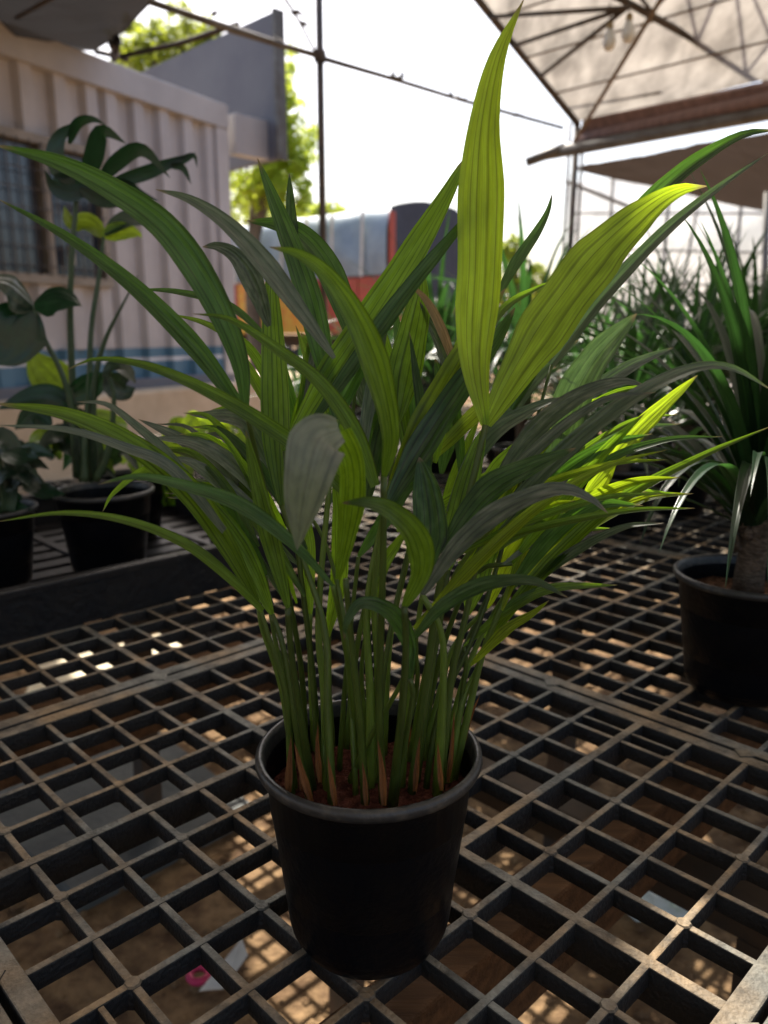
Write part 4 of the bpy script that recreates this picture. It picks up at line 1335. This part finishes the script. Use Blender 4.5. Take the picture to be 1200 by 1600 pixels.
for pts, Ys, r0, r1 in STALKS:
    stalk(pts, Ys, r0, r1)
# dry orange sheaths clasping the feet of the stalks
for (pts, w, Ys) in (
        ([(450, 1243), (452, 1200), (455, 1150)], 17, (.44, .44)), ([(486, 1252), (470, 1200), (460, 1160)], 16, (.435, .44)),
        ([(500, 1222), (496, 1170), (497, 1130)], 13, (.46, .46)), ([(600, 1258), (597, 1205), (590, 1155)], 16, (.425, .43)),
        ([(524, 1258), (518, 1220), (512, 1180)], 13, (.43, .435)), ([(636, 1180), (638, 1130), (641, 1092)], 18, (.52, .52)),
        ([(700, 1222), (706, 1170), (710, 1110)], 11, (.47, .47)), ([(716, 1190), (732, 1130), (750, 1085)], 12, (.49, .50)),
        ([(648, 1236), (652, 1190), (656, 1150)], 13, (.45, .45)), ([(572, 1258), (570, 1220), (566, 1190)], 12, (.425, .43)),
        ([(470, 1235), (474, 1190), (480, 1150)], 12, (.46, .47)), ([(690, 1235), (686, 1190), (684, 1160)], 12, (.44, .44))):
    leaf(pts, w * .8, Ys, 0, 'sheath', 'sword', fold=1.0, n=12, name='dry_sheath')

# ------------------------------------------------------------------ sword-leaved plants in pots
def sword_mesh(name, L, w, arch, droop, m, seed):
    """leaf along +X, rising, then arching over"""
    n = 16
    pts, p, ang = [Vector((0, 0, 0))], Vector((0, 0, 0)), arch
    for k in range(n):
        p = p + Vector((math.cos(ang), 0, math.sin(ang))) * (L / n)
        pts.append(p)
        ang -= droop / n * (0.4 + 1.2 * k / n)
    b = MB()
    blade(b, pts, w / 2, lambda p, T: (Vector((0, 1, 0)), Vector((-T.z, 0, T.x))), 0, 'sword', .38, 0, 3, .03, n, 6, random.Random(seed).uniform(-.5, .5), .02)
    me = bpy.data.meshes.new(name)
    me.from_pydata([tuple(q) for q in b.v], [], b.f)
    ul = me.uv_layers.new(name='UVMap')
    for lp in me.loops:
        ul.data[lp.index].uv = b.uv[lp.vertex_index]
    me.materials.append(M[m])
    me.polygons.foreach_set('use_smooth', [True] * len(me.polygons))
    return me


SW = [sword_mesh('sword_leaf', .37, .019, a, d, 'drac', k) for k, (a, d) in enumerate(
    ((1.42, .6), (1.25, .9), (1.15, 1.3), (1.0, 1.7), (.95, 2.3), (.75, 1.7), (1.3, 2.0), (.55, 1.3)))]
SWD = sword_mesh('sword_leaf_bent', .34, .020, 1.15, 3.4, 'drac', 50)


def sword_plant(name, label, c, k, trunk, nleaf, seed, group, soilmat='mulch', sc=1.0, bent=0):
    r = random.Random(seed)
    t = thing(name, label, 'potted plant', tuple(c), group=group)
    pot_parts(t, c, k, .108, soilmat, seed, 40)
    top = c + up * (.106 * k + trunk)
    tk = MB()
    tk.tube([c + up * .09 * k, c + up * (.11 * k + trunk * .3), c + up * (.11 * k + trunk * .7) + Vector((.002, 0, 0)), top, top + up * .03],
            [.019 * sc, .0165 * sc, .0155 * sc, .017 * sc, .012 * sc], 12)
    for q in range(9):
        a = r.uniform(0, 6.28)
        z = .112 * k + trunk * r.uniform(.05, .95)
        d = Vector((math.cos(a), math.sin(a), 0))
        b0 = c + up * z + d * .0145 * sc
        tk.tube([b0, b0 + d * .006 + up * .008, b0 + d * r.uniform(.005, .010) + up * r.uniform(.012, .022)], [.005, .004, .001], 5)
    tk.build('trunk', 'bark', t, smooth=True)
    loc = top - c
    for q in range(nleaf):
        f = q / nleaf
        a = q * 2.39996 + r.uniform(-.2, .2)
        # young leaves upright in the middle, older ones spread out
        if f < .22:
            me = SW[r.choice((0, 0, 1))]
        elif f < .5:
            me = SW[r.choice((1, 2, 6))]
        else:
            me = SW[r.choice((3, 4, 5, 7))]
        if q >= nleaf - bent:
            me = SWD
        s = sc * r.uniform(.85, 1.15)
        inst('leaf', me, t, tuple(loc + up * (.03 - .05 * f) + Vector((math.cos(a), math.sin(a), 0)) * .006), (0, r.uniform(-.1, .12), a), (s, s * r.uniform(.85, 1.15), s))
    return t


cr = atz(1152, 1078, 0); cr.z = .0012
sword_plant('potted_dracaena', 'sword leaved plant on a short woody trunk in a black pot beside the seam', cr, 1.08, .085, 96, 11, None, sc=.98, bent=5)
BACK = [((.50, 1.66), 'sword leaved plant at the front corner of the back rows, pot beside the clear bars'),
        ((.68, 1.80), 'sword leaved plant second in from the corner of the back rows'),
        ((.88, 1.93), None), ((1.06, 1.72), None), ((.90, 1.52), 'sword leaved plant standing right behind the woody trunked one'),
        ((.34, 1.95), None), ((.54, 2.12), None), ((.75, 2.26), None), ((.97, 2.36), None), ((1.20, 2.10), None), ((1.28, 2.5), None),
        ((.15, 2.35), None), ((.38, 2.50), None), ((.60, 2.65), None), ((.86, 2.75), None), ((1.12, 2.85), None), ((1.5, 2.75), None), ((1.45, 2.2), None),
        ((-.02, 2.62), None), ((.2, 2.85), None), ((.7, 1.35), None)]
BACK = BACK[:-1]
for k, ((x, y), lab) in enumerate(BACK):
    sword_plant('potted_dracaena', lab or 'sword leaved plant packed among the back rows of black pots', Vector((x, y, .0012)), 1.0, .05 + .05 * (k % 3), 50 if y < 2.4 else 40, 30 + k,
                'sword leaved plants in the back rows', sc=1.0 + .12 * ((k * 7) % 4) / 3 + (.10 if y > 2.2 else 0))

# ------------------------------------------------------------------ black tray and the plants in it, left
T0 = atz(-30, 1016, .0); T0.z = .0015
TU, TV = U, -VV                                     # along the bench grain, and away from us
TLn, TWd, THt = .88, .62, .066


def tpt(a, b, z=0.0):
    return T0 + TU * (a - .28) + TV * b + up * z


tray = thing('plant_tray', 'long black plastic tray with a raised lip holding broad leaved pots', 'tray', tuple(T0))
for (a0, b0, a1, b1) in ((0, 0, TLn, 0), (0, TWd, TLn, TWd)):
    c = (tpt(a0, b0) + tpt(a1, b1)) / 2
    MB().box(c + up * THt / 2, TLn / 2, .004, THt / 2, (TU, TV, up), .002).build('side_wall', 'tray', tray)
    MB().box(c + up * (THt + .002), TLn / 2 + .008, .010, .0055, (TU, TV, up), .003).build('lip', 'tray', tray)
for a in (0, TLn):
    c = tpt(a, TWd / 2)
    MB().box(c + up * (THt / 2 - .001), TWd / 2 - .005, .004, THt / 2 - .001, (TV, TU, up), .002).build('side_wall', 'tray', tray)
    MB().box(c + up * (THt + .0015), TWd / 2 - .011, .010, .005, (TV, TU, up), .003).build('lip', 'tray', tray)
for k in range(11):
    MB().box(tpt(TLn / 2, (k + .5) * TWd / 11, .004), TLn / 2 - .005, TWd / 22 - .010, .003, (TU, TV, up)).build('base_slat', 'tray', tray)
for k in range(4):
    MB().box(tpt((k + .5) * TLn / 4, TWd / 2, .0095), .008, TWd / 2 - .005, .002, (TU, TV, up)).build('base_slat', 'tray', tray)


def bl_leaf(t, pts, w, Ys, roll, m, prof='oval', **kw):
    return leaf(pts, w, Ys, roll, m, prof, parent=t, **kw)


def stem(t, pts, Ys, r0, r1, m='stem', name='stem'):
    line = px_line(pts, Ys, 18)
    return MB().tube(line, [r0 + (r1 - r0) * k / 18 for k in range(19)], 8).build(name, m, t, smooth=True)


# split-leaf plant in a wide square-shouldered pot
mc = atz(172, 892, .012); mc.z = .012
mon = thing('potted_monstera', 'tall split leaf plant on thin upright stems in a black pot in the tray', 'potted plant', tuple(mc))
pot_parts(mon, mc, 1.08, .104, 'mulch', 61, 44)
MY = mc.y
# one split leaf: a body with finger lobes and gaps between them
ml = MB()
for pts, w, d0, d1 in (([(84, 276), (120, 288), (160, 290), (195, 284)], 34, .0, .03), ([(118, 293), (88, 258), (92, 215), (128, 187)], 28, 0, .03),
                       ([(134, 290), (146, 245), (160, 205), (197, 224)], 30, .0, -.03), ([(108, 225), (120, 194), (142, 186), (165, 194)], 16, .02, .0),
                       ([(152, 290), (182, 254), (222, 234), (266, 278)], 25, .0, -.02), ([(168, 287), (222, 272), (268, 254), (306, 238)], 22, .01, .05),
                       ([(258, 258), (285, 250), (303, 243), (308, 262)], 12, .04, .05), ([(262, 260), (285, 262), (299, 288)], 11, .04, .04),
                       ([(160, 288), (195, 290), (218, 303), (248, 314)], 20, .0, .04), ([(140, 294), (108, 302), (84, 292), (70, 266)], 26, -.01, -.04),
                       ([(124, 294), (150, 310), (176, 318), (200, 316)], 20, -.02, -.02)):
    line = px_line(pts, (MY - .02 + d0, MY - .02 + d1), 14)
    blade(ml, line, w * .5 * depth(line[7]) / F, cam_side(1), .1, 'oval', .12, 0, 2, .01, 14, 6)
obj('leaf', ml.v, ml.f, 'monst', mon, ml.uv, True)
bl_leaf(mon, [(160, 372), (140, 352), (110, 345), (100, 322)], 30, (MY + .05, MY + .10), 30, 'lime')
bl_leaf(mon, [(160, 370), (190, 362), (215, 365), (222, 372)], 28, (MY + .05, MY + .08), 20, 'lime')
bl_leaf(mon, [(164, 368), (200, 345), (245, 342), (282, 352)], 26, (MY + .05, MY + .12), 45, 'monst')
stem(mon, [(130, 752), (118, 660), (110, 520), (112, 400), (118, 330), (118, 292)], (MY, MY, MY - .01, MY - .02, MY - .02, MY - .02), .0075, .0035)
stem(mon, [(142, 750), (140, 640), (142, 520), (155, 430), (162, 370)], (MY + .02, MY + .05), .007, .003)
stem(mon, [(140, 745), (148, 600), (165, 530), (195, 470), (216, 430)], (MY - .01, MY - .03), .009, .0008)
stem(mon, [(120, 745), (112, 640), (95, 580), (65, 520), (52, 478)], (MY - .02, MY - .06), .007, .003)
stem(mon, [(150, 750), (170, 700), (178, 620), (168, 585)], (MY - .03, MY - .05), .007, .003)
stem(mon, [(132, 752), (132, 700), (136, 620), (138, 575)], (MY - .03, MY - .03), .008, .001, 'stem')
for (pts, w) in (([(128, 752), (124, 700), (116, 650)], 22), ([(150, 752), (152, 700), (143, 650)], 24), ([(140, 754), (165, 735), (185, 752)], 14)):
    bl_leaf(mon, pts, w, (MY - .03, MY - .03), 0, 'dull', 'palm', fold=.7)
bl_leaf(mon, [(52, 478), (30, 460), (10, 445), (-20, 438)], 44, (MY - .06, MY - .12), 50, 'dull', fold=-.2)
bl_leaf(mon, [(52, 476), (85, 466), (110, 470), (128, 478)], 42, (MY - .06, MY - .08), 40, 'monst', fold=-.3)
bl_leaf(mon, [(50, 482), (30, 510), (15, 545), (-15, 570)], 90, (MY - .06, MY - .13), -5, 'monst', fold=.1)
bl_leaf(mon, [(112, 622), (90, 600), (62, 570), (46, 542)], 62, (MY + .06, MY + .1), 10, 'lime', fold=.1)
bl_leaf(mon, [(168, 585), (180, 600), (195, 612), (212, 606)], 44, (MY - .02, MY), 10, 'dull')
bl_leaf(mon, [(168, 586), (140, 605), (110, 620), (80, 612)], 40, (MY - .02, MY), 10, 'monst')
bl_leaf(mon, [(120, 640), (80, 622), (40, 625), (-5, 640)], 40, (MY, MY - .05), 15, 'monst')
bl_leaf(mon, [(160, 585), (185, 575), (205, 592), (212, 600)], 26, (MY - .04, MY - .06), 50, 'dull')

rm = random.Random(91)
for k in range(12):
    x0, y0 = rm.uniform(70, 190), rm.uniform(650, 745)
    dx = rm.uniform(30, 70) * rm.choice((-1, 1))
    bl_leaf(mon, [(x0, y0), (x0 + dx * .5, y0 - rm.uniform(5, 30)), (x0 + dx, y0 + rm.uniform(-10, 22))], rm.uniform(22, 40), (MY + rm.uniform(-.05, .08), MY + rm.uniform(-.08, .1)), rm.uniform(5, 45), rm.choice(('dull', 'monst', 'dull', 'lime')), n=12)

# dark small-leaved plant in the left pot
dc = atz(-2, 918, .012); dc.z = .012
dk = thing('potted_shrub', 'small dark leafy shrub in a black pot at the end of the tray', 'potted plant', tuple(dc))
pot_parts(dk, dc, .92, .104, 'mulch', 71, 40, kz=1.0)
r = random.Random(12)
for k in range(24):
    x0, y0 = r.uniform(-20, 40), r.uniform(700, 800)
    dx = r.uniform(20, 70) * (1 if r.random() < .7 else -1)
    dy = r.uniform(-40, 18)
    yb = dc.y + r.uniform(-.05, .06)
    bl_leaf(dk, [(x0, y0), (x0 + dx * .5, y0 + dy), (x0 + dx, y0 + dy * .6 + r.uniform(0, 16))], r.uniform(20, 34), (yb, yb + r.uniform(-.05, .02)), r.uniform(10, 55), r.choice(('dull', 'dull', 'monst')), n=12)
for k in range(5):
    stem(dk, [(5 + 4 * k, 800), (2 + 7 * k, 740), (-5 + 12 * k, 690)], (dc.y, dc.y + .02 * k - .04), .003, .0015)

# lime seedlings in a black pot further back
for (px, py, lab, seed, cx) in ((250, (.69, .37), 'drooping lime green seedlings in a black pot behind the split leaf plant', 31, 280), (402, (.79, .15), 'lime green seedlings in a black pot touching the palm leaves', 37, 350)):
    lc = tpt(py[0], py[1]); lc.z = .012
    lt = thing('potted_seedlings', lab, 'potted plant', tuple(lc))
    pot_parts(lt, lc, .95, .104, 'mulch', seed, 40)
    r = random.Random(seed)
    for k in range(13):
        tx, ty = cx + r.uniform(-85, 55), r.uniform(655, 745)
        yb = lc.y + r.uniform(-.07, .09)
        bx = px + r.uniform(-25, 25)
        stem(lt, [(bx, 790), ((bx + tx) / 2 + r.uniform(-8, 8), 740), (tx, ty)], (lc.y, yb), .0022, .0012, 'lime')
        dx = r.uniform(14, 34) * r.choice((-1, 1))
        bl_leaf(lt, [(tx, ty), (tx + dx * .6, ty + r.uniform(-12, 6)), (tx + dx, ty + r.uniform(0, 26))], r.uniform(18, 32), (yb, yb + r.uniform(-.03, .03)), r.uniform(0, 30), 'lime', n=12)

# more pots standing behind the palm
for (px, py, lab, seed, hh) in ((560, 700, 'bushy dark plant in a pot behind the palm towards the truck', 41, 1), (690, 735, 'dark grassy plant in a pot straight behind the palm stalks', 43, 1), (470, 690, 'dark leafy plant in a pot between the cabin plinth and the palm', 47, 0.8)):
    lc = atz(px, py, 0.0012); lc.z = .0012
    sword_plant('potted_dracaena', lab, lc, 1.0, .05, 30, seed, None, sc=.8 * hh)
